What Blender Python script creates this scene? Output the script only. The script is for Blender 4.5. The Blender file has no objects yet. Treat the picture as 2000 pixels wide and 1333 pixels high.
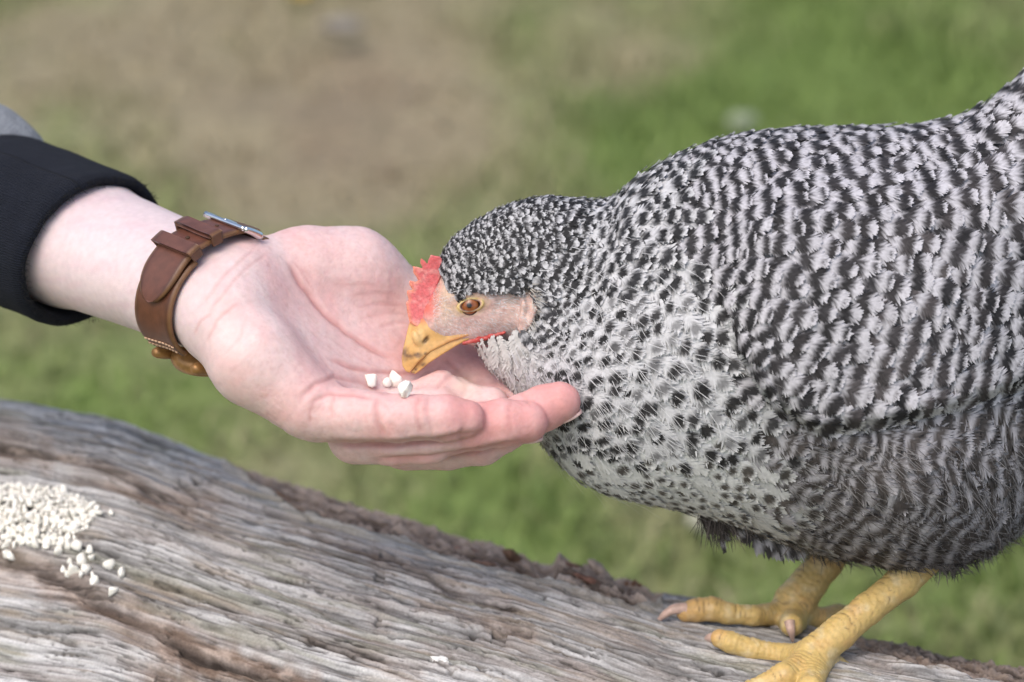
import bpy, math, random
import numpy as np
from mathutils import Matrix, Vector

random.seed(7)
rng = np.random.default_rng(7)
scene = bpy.context.scene

# ------------------------------------------------------------------ camera, sky, sun, exposure
FPX = 4915.0            # focal length in photograph pixels (2000 wide)
D = 1.05                # metres to the plane in focus
S = FPX / D             # pixels per metre at that plane
PITCH = math.radians(22.0)
FOCUS = np.array([0.0, 0.0, 0.50])
R_ = np.array([1.0, 0, 0]); U_ = np.array([0, math.sin(PITCH), math.cos(PITCH)])
F_ = np.array([0, math.cos(PITCH), -math.sin(PITCH)])
CAMP = FOCUS - D * F_

cam_data = bpy.data.cameras.new('camera')
cam = bpy.data.objects.new('camera', cam_data)
scene.collection.objects.link(cam)
cam.location = CAMP.tolist()
cam.rotation_euler = (math.pi / 2 - PITCH, 0, 0)
cam_data.lens = 55.0
cam_data.sensor_width = 2 * 55.0 * 1000.0 / FPX
cam_data.clip_start = 0.02; cam_data.clip_end = 500
cam_data.dof.use_dof = True
cam_data.dof.focus_distance = D - 0.012
cam_data.dof.aperture_fstop = 55.0 / 14.5
scene.camera = cam

world = bpy.data.worlds.new('World'); scene.world = world; world.use_nodes = True
wn = world.node_tree; wn.nodes.clear()
wo = wn.nodes.new('ShaderNodeOutputWorld'); wb = wn.nodes.new('ShaderNodeBackground'); sk = wn.nodes.new('ShaderNodeTexSky')
sk.sky_type = 'NISHITA'; sk.sun_disc = False
SUN_EL, SUN_AZ = math.radians(58), math.radians(215)   # azimuth clockwise from +Y
sk.sun_elevation = SUN_EL; sk.sun_rotation = SUN_AZ
sk.air_density = 1.0; sk.dust_density = 4.0; sk.ozone_density = 1.0
wb.inputs[1].default_value = 0.15
wn.links.new(sk.outputs[0], wb.inputs[0]); wn.links.new(wb.outputs[0], wo.inputs[0])

sd = bpy.data.lights.new('sun', 'SUN'); so = bpy.data.objects.new('sun', sd); scene.collection.objects.link(so)
sd.energy = 1.0; sd.angle = math.radians(60); sd.color = (1.0, 0.95, 0.88)
sdir = Vector((math.sin(SUN_AZ) * math.cos(SUN_EL), math.cos(SUN_AZ) * math.cos(SUN_EL), math.sin(SUN_EL)))
so.rotation_euler = (-sdir).to_track_quat('-Z', 'Y').to_euler()
so.location = (sdir * 5)

scene.view_settings.view_transform = 'Standard'
scene.view_settings.look = 'None'
scene.view_settings.gamma = 1.0
scene.view_settings.use_curve_mapping = False
scene.view_settings.exposure = 0.50

# ------------------------------------------------------------------ helpers
def C(px, py, d=0.0):
    """camera-aligned metric point (right, down, forward) of a place seen at px,py and d pixels behind the focus plane"""
    px = np.asarray(px, float); py = np.asarray(py, float); d = np.asarray(d, float)
    z = D + d / S
    return np.stack(np.broadcast_arrays((px - 1000.0) / FPX * z, (py - 666.5) / FPX * z, z), -1)

def CP(p): return C(p[0], p[1], p[2])

def proj(P):
    P = np.asarray(P)
    return P[..., 0] / P[..., 2] * FPX + 1000.0, P[..., 1] / P[..., 2] * FPX + 666.5, (P[..., 2] - D) * S

def W(P):
    P = np.asarray(P, float)
    return CAMP + P[..., 0:1] * R_ - P[..., 1:2] * U_ + P[..., 2:3] * F_

def mesh_data(name, V, F, col=None, uv=None, smooth=True):
    me = bpy.data.meshes.new(name)
    V = np.ascontiguousarray(V, np.float32); F = np.asarray(F)
    n = F.shape[1]
    me.vertices.add(len(V)); me.vertices.foreach_set('co', V.ravel())
    me.loops.add(F.size); me.loops.foreach_set('vertex_index', np.ascontiguousarray(F, np.int32).ravel())
    me.polygons.add(len(F)); me.polygons.foreach_set('loop_start', np.arange(0, F.size, n, dtype=np.int32))
    try: me.polygons.foreach_set('loop_total', np.full(len(F), n, np.int32))
    except Exception: pass
    if smooth: me.polygons.foreach_set('use_smooth', np.ones(len(F), bool))
    if col is not None:
        a = me.color_attributes.new('Col', 'FLOAT_COLOR', 'POINT')
        c = np.ones((len(V), 4), np.float32); c[:, :col.shape[1]] = col
        a.data.foreach_set('color', c.ravel())
    if uv is not None:
        l = me.uv_layers.new(name='UVMap')
        l.data.foreach_set('uv', np.ascontiguousarray(uv[F.ravel()], np.float32).ravel())
    me.update(calc_edges=True); me.validate()
    return me

def add_obj(name, V, F, mat, parent=None, col=None, uv=None, smooth=True, origin=None):
    """V in world space"""
    if parent is not None: org = np.array(base_of[parent])
    elif origin is not None: org = np.array(origin, float)
    else: org = np.array([V[:, 0].mean(), V[:, 1].mean(), V[:, 2].min()])
    me = mesh_data(name, V - org, F, col, uv, smooth)
    if mat is not None: me.materials.append(mat)
    o = bpy.data.objects.new(name, me); scene.collection.objects.link(o)
    if parent is not None: o.parent = parent
    else: o.location = org.tolist()
    base_of[o] = org
    return o

base_of = {}
def empty(name, org):
    o = bpy.data.objects.new(name, None); scene.collection.objects.link(o)
    o.location = list(org); o.empty_display_size = 0.02; base_of[o] = np.array(org, float)
    return o

def tag(o, label=None, cat=None, group=None, kind=None):
    if label: o['label'] = label
    if cat: o['category'] = cat
    if group: o['group'] = group
    if kind: o['kind'] = kind
    return o

def smoothstep(a, b, x):
    t = np.clip((x - a) / (b - a), 0, 1); return t * t * (3 - 2 * t)

# ---- value noise
_perm = rng.random((64, 64, 64)).astype(np.float32)
def noise3(x, y, z):
    x = np.asarray(x, np.float64); y = np.asarray(y, np.float64); z = np.asarray(z, np.float64)
    x, y, z = np.broadcast_arrays(x, y, z)
    xi = np.floor(x).astype(int); yi = np.floor(y).astype(int); zi = np.floor(z).astype(int)
    fx = x - xi; fy = y - yi; fz = z - zi
    fx = fx * fx * (3 - 2 * fx); fy = fy * fy * (3 - 2 * fy); fz = fz * fz * (3 - 2 * fz)
    def g(a, b, c): return _perm[(xi + a) & 63, (yi + b) & 63, (zi + c) & 63]
    def l(a, b, t): return a + (b - a) * t
    return l(l(l(g(0,0,0), g(1,0,0), fx), l(g(0,1,0), g(1,1,0), fx), fy),
             l(l(g(0,0,1), g(1,0,1), fx), l(g(0,1,1), g(1,1,1), fx), fy), fz) * 2 - 1
_perm2 = rng.random((256, 256)).astype(np.float32) * 2 - 1
def noise2(x, y, seed=0):
    x, y = np.broadcast_arrays(np.asarray(x, np.float32), np.asarray(y, np.float32))
    x0 = np.floor(x); y0 = np.floor(y); fx = x - x0; fy = y - y0
    xi = (x0.astype(np.int32) + int(seed * 37)) & 255; yi = (y0.astype(np.int32) + int(seed * 91)) & 255
    fx = fx * fx * (3 - 2 * fx); fy = fy * fy * (3 - 2 * fy)
    x1 = (xi + 1) & 255; y1 = (yi + 1) & 255
    p = _perm2.ravel(); xi = xi << 8; x1 = x1 << 8
    a = p[xi + yi]; b = p[x1 + yi]; c = p[xi + y1]; d = p[x1 + y1]
    a = a + (b - a) * fx; c = c + (d - c) * fx
    return a + (c - a) * fy
def fbm2(x, y, seed=0, oct=4):
    r = 0; a = 1; t = 0
    for o in range(oct):
        r = r + a * noise2(x * 2 ** o + 13.7 * o, y * 2 ** o + 5.1 * o, seed + o); t += a; a *= 0.5
    return r / t

# ---- signed distance fields (all in the camera-aligned metric frame)
def rad(r, d): return r / S * (1 + d / S / D)
def rcone(P, a, b):
    """a, b = (px, py, d, r)"""
    A = CP(a); B = CP(b); ra = rad(a[3], a[2]); rb = rad(b[3], b[2])
    ba = B - A; pa = P - A
    h = np.clip(pa @ ba / (ba @ ba), 0, 1)
    q = pa - h[:, None] * ba
    return np.sqrt((q * q).sum(1)) - (ra + (rb - ra) * h)
def ellipsoid(P, c, axes, r):
    """axes: 3x3 rows in (right, down, forward); r in pixels"""
    A = np.asarray(axes, float); rr = np.asarray(r, float) / S
    q = (P - CP(c)) @ A.T
    k0 = np.sqrt(((q / rr) ** 2).sum(1)); k1 = np.sqrt(((q / rr ** 2) ** 2).sum(1)) + 1e-9
    return k0 * (k0 - 1) / k1
def smin(a, b, k):
    k = k / S
    h = np.maximum(k - np.abs(a - b), 0) / k
    return np.minimum(a, b) - h * h * k * 0.25
def smax(a, b, k): return -smin(-a, -b, k)
def chain(P, pts, k=8):
    r = None
    for a, b in zip(pts[:-1], pts[1:]):
        d = rcone(P, a, b); r = d if r is None else smin(r, d, k)
    return r

_CO = np.array([[i, j, k] for i in (0, 1) for j in (0, 1) for k in (0, 1)])
_ED = [(a, b) for a in range(8) for b in range(a + 1, 8) if np.abs(_CO[a] - _CO[b]).sum() == 1]
def isosurface(func, lo, hi, h, refine=1):
    lo = np.asarray(lo, float); hi = np.asarray(hi, float)
    k = 4
    nc = np.ceil((hi - lo) / (h * k)).astype(int) + 1
    gc = np.stack(np.meshgrid(*[lo[i] + (np.arange(nc[i]) + 0.5) * h * k for i in range(3)], indexing='ij'), -1)
    Fc = func(gc.reshape(-1, 3)).reshape(nc)
    n = nc * k
    Fg = np.repeat(np.repeat(np.repeat(Fc, k, 0), k, 1), k, 2).astype(np.float32)
    m = np.abs(Fc) < h * k * 1.7
    M = np.repeat(np.repeat(np.repeat(m, k, 0), k, 1), k, 2)
    idx = np.argwhere(M)
    pts = lo + (idx + 0.5) * h
    out = np.empty(len(pts), np.float32)
    for s in range(0, len(pts), 400000): out[s:s + 400000] = func(pts[s:s + 400000])
    Fg[M] = out
    ins = Fg < 0
    cnt = np.zeros(n - 1, np.int8)
    for c in _CO: cnt += ins[c[0]:n[0] - 1 + c[0], c[1]:n[1] - 1 + c[1], c[2]:n[2] - 1 + c[2]]
    act = np.argwhere((cnt > 0) & (cnt < 8))
    ids = np.full(n - 1, -1, np.int32); ids[tuple(act.T)] = np.arange(len(act))
    vals = np.stack([Fg[tuple((act + c).T)] for c in _CO], 1)
    acc = np.zeros((len(act), 3)); ct = np.zeros(len(act))
    for a, b in _ED:
        fa, fb = vals[:, a], vals[:, b]; x = (fa < 0) != (fb < 0)
        t = np.where(x, fa / np.where(np.abs(fa - fb) < 1e-12, 1, fa - fb), 0)
        acc += np.where(x[:, None], _CO[a] + t[:, None] * (_CO[b] - _CO[a]), 0); ct += x
    V = lo + (act + acc / ct[:, None] + 0.5) * h
    quads = []
    for ax in range(3):
        b, c = [(1, 2), (2, 0), (0, 1)][ax]
        sl0 = [slice(None)] * 3; sl1 = [slice(None)] * 3
        sl0[ax] = slice(0, n[ax] - 1); sl1[ax] = slice(1, n[ax])
        e = np.argwhere(ins[tuple(sl0)] != ins[tuple(sl1)])
        e = e[(e[:, b] > 0) & (e[:, c] > 0) & (e[:, b] < n[b] - 1) & (e[:, c] < n[c] - 1)]
        ob = np.zeros(3, int); ob[b] = 1; oc = np.zeros(3, int); oc[c] = 1
        q = np.stack([ids[tuple((e - ob - oc).T)], ids[tuple((e - oc).T)], ids[tuple(e.T)], ids[tuple((e - ob).T)]], 1)
        flip = ~ins[tuple(e.T)]
        q[flip] = q[flip][:, ::-1]
        quads.append(q[(q >= 0).all(1)])
    Q = np.concatenate(quads)
    e = h * 0.4; I3 = np.eye(3)
    for _ in range(refine):
        f = func(V); g = np.stack([(func(V + e * I3[i]) - f) / e for i in range(3)], 1)
        st = f[:, None] * g / np.maximum((g * g).sum(1), 0.2)[:, None]
        ln = np.linalg.norm(st, axis=1, keepdims=True); st *= np.minimum(1, h * 0.7 / np.maximum(ln, 1e-12))
        V = V - st
    f = func(V); N = np.stack([func(V + h * I3[i]) - f for i in range(3)], 1)
    N /= np.linalg.norm(N, axis=1, keepdims=True) + 1e-12
    return V, Q, N

def bounds(pts, pad):
    P = np.array([CP(p) for p in pts]); return P.min(0) - pad / S, P.max(0) + pad / S

def polydist(px, py, line):
    """distance to a polyline in the plane, and the parameter along it"""
    L = np.asarray(line, float); best = np.full(np.shape(px), 1e9); par = np.zeros(np.shape(px))
    seg = np.r_[0, np.cumsum(np.hypot(*(L[1:] - L[:-1]).T))]
    for i in range(len(L) - 1):
        a = L[i]; d = L[i + 1] - a; t = np.clip(((px - a[0]) * d[0] + (py - a[1]) * d[1]) / (d @ d), 0, 1)
        q = np.hypot(px - a[0] - t * d[0], py - a[1] - t * d[1]); m = q < best
        best = np.where(m, q, best); par = np.where(m, (seg[i] + t * (seg[i + 1] - seg[i])) / seg[-1], par)
    return best, par

def catmull(pts, n):
    P = np.asarray(pts, float); P = np.vstack([2 * P[0] - P[1], P, 2 * P[-1] - P[-2]])
    t = np.linspace(0, len(P) - 3 - 1e-9, n); i = t.astype(int); f = (t - i)[:, None]
    a, b, c, d = P[i], P[i + 1], P[i + 2], P[i + 3]
    return 0.5 * ((2 * b) + (-a + c) * f + (2 * a - 5 * b + 4 * c - d) * f ** 2 + (-a + 3 * b - 3 * c + d) * f ** 3)

def grid_faces(nu, nv, closed_v=False):
    u = np.arange(nu - 1)[:, None]; v = np.arange(nv if closed_v else nv - 1)[None, :]
    v2 = (v + 1) % nv
    a = u * nv + v; b = (u + 1) * nv + v; c = (u + 1) * nv + v2; d = u * nv + v2
    return np.stack([a, b, c, d], -1).reshape(-1, 4)

# ---- materials
def new_mat(name):
    m = bpy.data.materials.new(name); m.use_nodes = True
    nt = m.node_tree; b = nt.nodes['Principled BSDF']
    return m, nt, b
def N_(nt, t, **kw):
    n = nt.nodes.new(t)
    for k, v in kw.items():
        if k in n.inputs.keys(): n.inputs[k].default_value = v
        else: setattr(n, k, v)
    return n
def col_mat(name, rough=0.6, spec=0.3, var=0.1, vscale=400.0, bump=0.0, bscale=900.0, sss=0.0, sssr=(0.006, 0.0025, 0.0012), sheen=0.0, bdist=0.0004, coat=0.0, transl=0.0):
    """vertex colour pigment with noise on it"""
    m, nt, b = new_mat(name)
    at = N_(nt, 'ShaderNodeVertexColor', layer_name='Col')
    tc = N_(nt, 'ShaderNodeTexCoord')
    no = N_(nt, 'ShaderNodeTexNoise', Scale=vscale, Detail=4.0)
    nt.links.new(tc.outputs['Object'], no.inputs['Vector'])
    mr = N_(nt, 'ShaderNodeMapRange'); mr.inputs['To Min'].default_value = 1 - var; mr.inputs['To Max'].default_value = 1 + var
    mr.inputs['From Min'].default_value = 0.3; mr.inputs['From Max'].default_value = 0.7
    nt.links.new(no.outputs['Fac'], mr.inputs['Value'])
    mx = N_(nt, 'ShaderNodeVectorMath', operation='SCALE')
    nt.links.new(at.outputs['Color'], mx.inputs[0]); nt.links.new(mr.outputs[0], mx.inputs['Scale'])
    nt.links.new(mx.outputs[0], b.inputs['Base Color'])
    b.inputs['Roughness'].default_value = rough; b.inputs['Specular IOR Level'].default_value = spec
    b.inputs['Sheen Weight'].default_value = sheen; b.inputs['Coat Weight'].default_value = coat
    if sss > 0:
        b.inputs['Subsurface Weight'].default_value = sss; b.inputs['Subsurface Radius'].default_value = sssr; b.inputs['Subsurface Scale'].default_value = 1.0
    if bump > 0:
        n2 = N_(nt, 'ShaderNodeTexNoise', Scale=bscale, Detail=3.0)
        nt.links.new(tc.outputs['Object'], n2.inputs['Vector'])
        bp = N_(nt, 'ShaderNodeBump', Strength=bump, Distance=bdist)
        nt.links.new(n2.outputs['Fac'], bp.inputs['Height']); nt.links.new(bp.outputs['Normal'], b.inputs['Normal'])
    if transl > 0:
        tr = N_(nt, 'ShaderNodeBsdfTranslucent'); ms = N_(nt, 'ShaderNodeMixShader', Fac=transl)
        nt.links.new(mx.outputs[0], tr.inputs['Color'])
        nt.links.new(b.outputs[0], ms.inputs[1]); nt.links.new(tr.outputs[0], ms.inputs[2])
        nt.links.new(ms.outputs[0], nt.nodes['Material Output'].inputs['Surface'])
    return m
def flat_mat(name, c, rough=0.5, metal=0.0, spec=0.5, var=0.15, vscale=300.0, bump=0.0, bscale=800.0, bdist=0.0004):
    m, nt, b = new_mat(name)
    tc = N_(nt, 'ShaderNodeTexCoord'); no = N_(nt, 'ShaderNodeTexNoise', Scale=vscale, Detail=4.0)
    nt.links.new(tc.outputs['Object'], no.inputs['Vector'])
    rp = N_(nt, 'ShaderNodeValToRGB')
    rp.color_ramp.elements[0].position = 0.3; rp.color_ramp.elements[1].position = 0.7
    rp.color_ramp.elements[0].color = (*[v * (1 - var) for v in c], 1); rp.color_ramp.elements[1].color = (*[min(1, v * (1 + var)) for v in c], 1)
    nt.links.new(no.outputs['Fac'], rp.inputs[0]); nt.links.new(rp.outputs[0], b.inputs['Base Color'])
    b.inputs['Roughness'].default_value = rough; b.inputs['Metallic'].default_value = metal; b.inputs['Specular IOR Level'].default_value = spec
    if bump > 0:
        n2 = N_(nt, 'ShaderNodeTexNoise', Scale=bscale, Detail=4.0); nt.links.new(tc.outputs['Object'], n2.inputs['Vector'])
        bp = N_(nt, 'ShaderNodeBump', Strength=bump, Distance=bdist)
        nt.links.new(n2.outputs['Fac'], bp.inputs['Height']); nt.links.new(bp.outputs['Normal'], b.inputs['Normal'])
    return m

M_ground = col_mat('lawn_soil', 0.95, 0.1, 0.35, 60.0, 0.6, 120.0, bdist=0.01)
M_grass = col_mat('grass', 0.6, 0.25, 0.2, 40.0, transl=0.25)
M_wood = col_mat('weathered_wood', 0.85, 0.15, 0.16, 900.0, 0.5, 1500.0, bdist=0.0006)
M_skin = col_mat('skin', 0.52, 0.32, 0.06, 330.0, 0.4, 1700.0, sss=0.22, bdist=0.0003)
M_feather = col_mat('feather', 0.6, 0.18, 0.10, 700.0, transl=0.12)
M_face = col_mat('bird_skin', 0.55, 0.3, 0.14, 700.0, 0.5, 1300.0, sss=0.25, sssr=(0.003, 0.001, 0.0006), bdist=0.0005)
M_comb = col_mat('comb_flesh', 0.5, 0.35, 0.16, 800.0, 0.7, 1100.0, sss=0.3, sssr=(0.004, 0.001, 0.0006), bdist=0.0006)
M_beak = col_mat('beak_horn', 0.35, 0.45, 0.12, 500.0, 0.15, 900.0, sss=0.15, sssr=(0.003, 0.0015, 0.0005))
M_legskin = col_mat('scaly_leg_skin', 0.5, 0.35, 0.12, 500.0, 0.35, 900.0, sss=0.15, sssr=(0.003, 0.0015, 0.0005))
M_leather = col_mat('brown_leather', 0.42, 0.45, 0.14, 260.0, 0.3, 1500.0, bdist=0.0003)
M_steel = flat_mat('steel', (0.75, 0.75, 0.76), 0.18, 1.0, var=0.04)
M_brass = flat_mat('watch_case_brass', (0.36, 0.19, 0.07), 0.38, 0.45, var=0.25)
M_thread = flat_mat('thread', (0.55, 0.36, 0.24), 0.8, 0.0)
M_hole = flat_mat('punched_hole', (0.06, 0.03, 0.015), 0.9)
M_grain = flat_mat('cracked_corn', (0.90, 0.875, 0.80), 0.6, 0, 0.3, var=0.07, vscale=500.0, bump=0.3)

# ------------------------------------------------------------------ ground and grass
def ground_at(px, py):
    """world x,y on the ground of a place seen at px,py"""
    v = (px - 1000) / FPX * R_ - (py - 666.5) / FPX * U_ + F_
    t = -CAMP[2] / v[2]; p = CAMP + t * v
    return p[:2]

_patches = [   # bare, dry or green places on the lawn: (px, py, radius px, weight); + dry / bare, - green
    (150, 90, 320, 1.0), (520, 120, 300, 0.9), (820, 60, 300, 0.9), (1150, 90, 230, 0.75), (700, 220, 250, 0.55), (420, 230, 260, 0.55),
    (1000, 250, 200, 0.35), (600, 330, 200, 0.45), (1300, 130, 130, 0.4),
    (250, 380, 170, -0.5), (60, 280, 120, -0.35), (1000, 90, 120, -0.25), (1500, 60, 240, -0.6), (1800, 120, 320, -0.7), (1250, 270, 220, -0.5),
    (300, 760, 320, -0.6), (900, 480, 200, -0.2), (850, 980, 260, -0.35), (1350, 1050, 260, -0.2), (750, 330, 120, 0.3)]
_pg = []
for px_, py_, r_, w_ in _patches:
    c_ = ground_at(px_, py_); e_ = ground_at(px_ + r_, py_); v_ = ground_at(px_, py_ - r_ * 0.6)
    _pg.append((c_[0], c_[1], abs(e_[0] - c_[0]), abs(v_[1] - c_[1]), w_))
def dryness(x, y):
    s = 0.08 + 0.34 * fbm2(x * 1.7 + 3, y * 0.9 + 8, 3, 4) + 0.34 * fbm2(x * 6, y * 3.4, 9, 3)
    for cx, cy, rx, ry, w in _pg:
        s = s + w * 0.42 * np.exp(-((x - cx) / rx) ** 2 - ((y - cy) / ry) ** 2)
    return s
def lawn_colour(x, y, n):
    d = dryness(x, y)
    green = np.array([0.18, 0.255, 0.072]); pale = np.array([0.285, 0.295, 0.145]); tan = np.array([0.36, 0.31, 0.20]); soil = np.array([0.29, 0.225, 0.155])
    def lerp(a, b, t): return a + (b - a) * t[..., None]
    c = lerp(np.broadcast_to(green, d.shape + (3,)), pale, smoothstep(-0.15, 0.28, d + 0.15 * n))
    c = lerp(c, tan, smoothstep(0.2, 0.62, d + 0.18 * n))
    return lerp(c, soil, 0.75 * smoothstep(0.62, 1.1, d - 0.25 * n))

def axis_pts(lo, hi, n, far, m):
    core = np.linspace(lo, hi, n); g = np.geomspace(0.2, far, m)
    return np.r_[lo - g[::-1], core, hi + g]
gx = axis_pts(-2.2, 2.2, 170, 150, 14); gy = axis_pts(-1.2, 5.5, 260, 250, 14)
GX, GY = np.meshgrid(gx, gy, indexing='ij')
near = np.exp(-np.maximum(np.hypot(GX, GY - 2) - 4, 0) / 3)
GZ = 0.035 * fbm2(GX * 1.1, GY * 1.1, 5, 3) * near + 0.010 * fbm2(GX * 9, GY * 9, 6, 3) * near - 0.02
gcol = lawn_colour(GX, GY, fbm2(GX * 30, GY * 30, 12, 2)) * 0.75
V = np.stack([GX, GY, GZ], -1).reshape(-1, 3)
g = add_obj('ground', V, grid_faces(len(gx), len(gy)), M_ground, col=gcol.reshape(-1, 3), origin=(0, 0, 0))
tag(g, 'patchy lawn with bare and dry places behind the log', 'ground', kind='structure')

def gz(x, y):
    nr = np.exp(-np.maximum(np.hypot(x, y - 2) - 4, 0) / 3)
    return 0.035 * fbm2(x * 1.1, y * 1.1, 5, 3) * nr - 0.02
nb = 120000
bx = rng.uniform(-1.7, 1.7, nb); by = 0.15 + 5.2 * rng.random(nb) ** 1.25
dry = dryness(bx, by) + 0.25 * fbm2(bx * 6, by * 6, 21, 3)
keep = rng.random(nb) > np.clip((dry - 0.35) * 1.2, 0, 0.7)
bx, by, dry = bx[keep], by[keep], dry[keep]; nb = len(bx)
bh = (0.016 + 0.026 * rng.random(nb) ** 2) * np.clip(1.15 - 0.75 * np.clip(dry, 0, 1), 0.35, 1.2) * (1 + 0.6 * np.clip(fbm2(bx * 5, by * 5, 31, 2), -0.6, 1))
ba = rng.uniform(0, 6.283, nb); lean = bh * rng.uniform(0.2, 0.9, nb); bw = 0.0016 + 0.0018 * rng.random(nb)
ca, sa = np.cos(ba), np.sin(ba); bz = gz(bx, by) - 0.004
def bl(f, w):
    k = f ** 1.6 * lean; z = bz + bh * f * (1 - 0.25 * f)
    return [np.stack([bx + ca * k - sa * w * bw, by + sa * k + ca * w * bw, z], 1), np.stack([bx + ca * k + sa * w * bw, by + sa * k - ca * w * bw, z], 1)]
rows = bl(0, 1) + bl(0.55, 0.8) + bl(1.0, 0.08)
V = np.stack(rows, 1).reshape(-1, 3)
k6 = (np.arange(nb) * 6)[:, None]
F = np.concatenate([k6 + np.array([0, 1, 3, 2]), k6 + np.array([2, 3, 5, 4])])
bc = lawn_colour(bx, by, rng.normal(0, 0.9, nb)) * (0.8 + 0.5 * rng.random(nb))[:, None]
g = add_obj('grass', V, F, M_grass, col=np.repeat(bc, 6, 0), origin=(0, 0, 0), smooth=False)
tag(g, 'short blurred green and dry grass blades behind the log', 'grass', kind='stuff')

# things lying far back on the lawn, well out of focus
def lawn_thing(name, px, py, r, colr, squash, label, cat):
    gx_, gy_ = ground_at(px, py); import bmesh as bmm
    b_ = bmm.new(); bmm.ops.create_icosphere(b_, subdivisions=3, radius=1.0)
    Vv = np.array([v.co[:] for v in b_.verts]); Ff = np.array([[v.index for v in f.verts] for f in b_.faces]); b_.free()
    Vv = Vv * (1 + 0.25 * noise3(Vv[:, 0] * 1.7 + px, Vv[:, 1] * 1.7, Vv[:, 2] * 1.7))[:, None] * np.array([r, r * 0.8, r * squash])
    o = add_obj(name, Vv + np.array([gx_, gy_, r * squash * 0.7]), Ff, flat_mat(name + '_stone', colr, 0.8, bump=0.5, bscale=90.0, bdist=0.004))
    return tag(o, label, cat)
lawn_thing('stone', 1374, 1034, 0.014, (0.40, 0.40, 0.32), 0.8, 'pale blurred stone on the grass just below the hen\'s belly', 'stone')
lawn_thing('stone', 1450, 250, 0.018, (0.26, 0.30, 0.20), 0.6, 'pale greenish blurred stone on the grass above the hen\'s back', 'stone')
lawn_thing('stone', 672, 62, 0.028, (0.22, 0.20, 0.17), 0.4, 'flat grey blurred stone on the bare soil near the yellow flower', 'stone')
fx_, fy_ = ground_at(582, 50)
flower = empty('flower', (fx_, fy_, -0.01)); tag(flower, 'small blurred yellow flower in the dry grass at the top', 'flower')
_t = np.linspace(0, 1, 6)[:, None]; _a = np.linspace(0, 2 * math.pi, 7)[:-1]
Vs = (np.array([fx_, fy_, -0.01]) + _t * np.array([0.006, 0, 0.05]))[:, None] + 0.0016 * np.stack([np.cos(_a), np.sin(_a), 0 * _a], 1)[None]
add_obj('stem', Vs.reshape(-1, 3), grid_faces(6, 6, True), flat_mat('flower_stem', (0.12, 0.17, 0.05), 0.7), flower)
M_pet = flat_mat('yellow_petal', (0.62, 0.40, 0.03), 0.6)
hd = np.array([fx_ + 0.006, fy_, 0.04])
for k_ in range(14):
    an_ = k_ * 2 * math.pi / 14; e1 = np.array([math.cos(an_), math.sin(an_), 0.45]); e2 = np.array([-math.sin(an_), math.cos(an_), 0])
    Vp = np.array([hd + e1 * q * 0.017 + e2 * w * 0.003 * sg + np.array([0, 0, hz]) for hz in (0, 0.0008) for q, w in ((0.05, 0.6), (0.6, 1.0), (1.0, 0.35)) for sg in (-1, 1)])
    add_obj('petal', Vp, np.array([[0, 1, 3, 2], [2, 3, 5, 4], [6, 8, 9, 7], [8, 10, 11, 9], [4, 5, 11, 10], [0, 2, 8, 6], [2, 4, 10, 8], [1, 7, 9, 3], [3, 9, 11, 5], [0, 6, 7, 1]]), M_pet, flower)

# ------------------------------------------------------------------ log
LOG_R = 1000.0
_E = np.array([(-1600, 470), (-900, 560), (-400, 690), (-150, 752), (0, 783), (100, 800), (200, 816), (300, 850), (400, 890), (500, 924), (600, 953), (840, 1022), (1000, 1064),
               (1160, 1116), (1300, 1164), (1500, 1203), (1700, 1242), (1850, 1270), (2000, 1298), (2300, 1350), (2800, 1440), (3400, 1540)], float)
_ex = np.linspace(-1600, 3400, 2001); _ey = np.interp(_ex, _E[:, 0], _E[:, 1])
_kk = np.hanning(41); _kk /= _kk.sum(); _ey = np.convolve(np.pad(_ey, 20, mode='edge'), _kk, 'valid')
def E0(x): return np.interp(x, _ex, _ey)
def dB(x): return 480 + (1500 - x) * 0.42
_cracks = [  # px,py polyline, half width, depth, brownness
    ([(-60, 1075), (50, 1098), (110, 1120), (206, 1180), (300, 1222), (380, 1275), (480, 1305), (580, 1345)], 13, 17, 0.9),
    ([(-60, 868), (60, 888), (146, 906), (258, 945), (310, 972), (390, 985)], 9, 10, 0.8),
    ([(300, 1135), (420, 1180), (560, 1225), (680, 1270), (820, 1320)], 4, 6, 0.35),
    ([(560, 1040), (680, 1075), (760, 1102), (880, 1150), (1000, 1195)], 5, 7, 0.6),
    ([(600, 1250), (700, 1292), (800, 1330)], 3, 6, 0.3), ([(740, 1085), (830, 1112), (950, 1140)], 6, 8, 0.2),
    ([(1100, 1160), (1180, 1172), (1240, 1186)], 6, 10, 0.2), ([(1080, 1180), (1160, 1205), (1260, 1235)], 3, 6, 0.2),
    ([(1180, 1260), (1300, 1290), (1420, 1325)], 3, 6, 0.1), ([(820, 1180), (930, 1215), (1040, 1242)], 4, 6, 0.4),
    ([(350, 1262), (420, 1285), (520, 1318), (600, 1350)], 9, 12, 0.8), ([(300, 1330), (360, 1350)], 14, 16, 0.8), ([(960, 1235), (990, 1240)], 12, 14, 0.3),
    ([(735, 1205), (745, 1212)], 9, 12, 0.3), ([(732, 1125), (752, 1128)], 8, 9, 0.2)]
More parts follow.
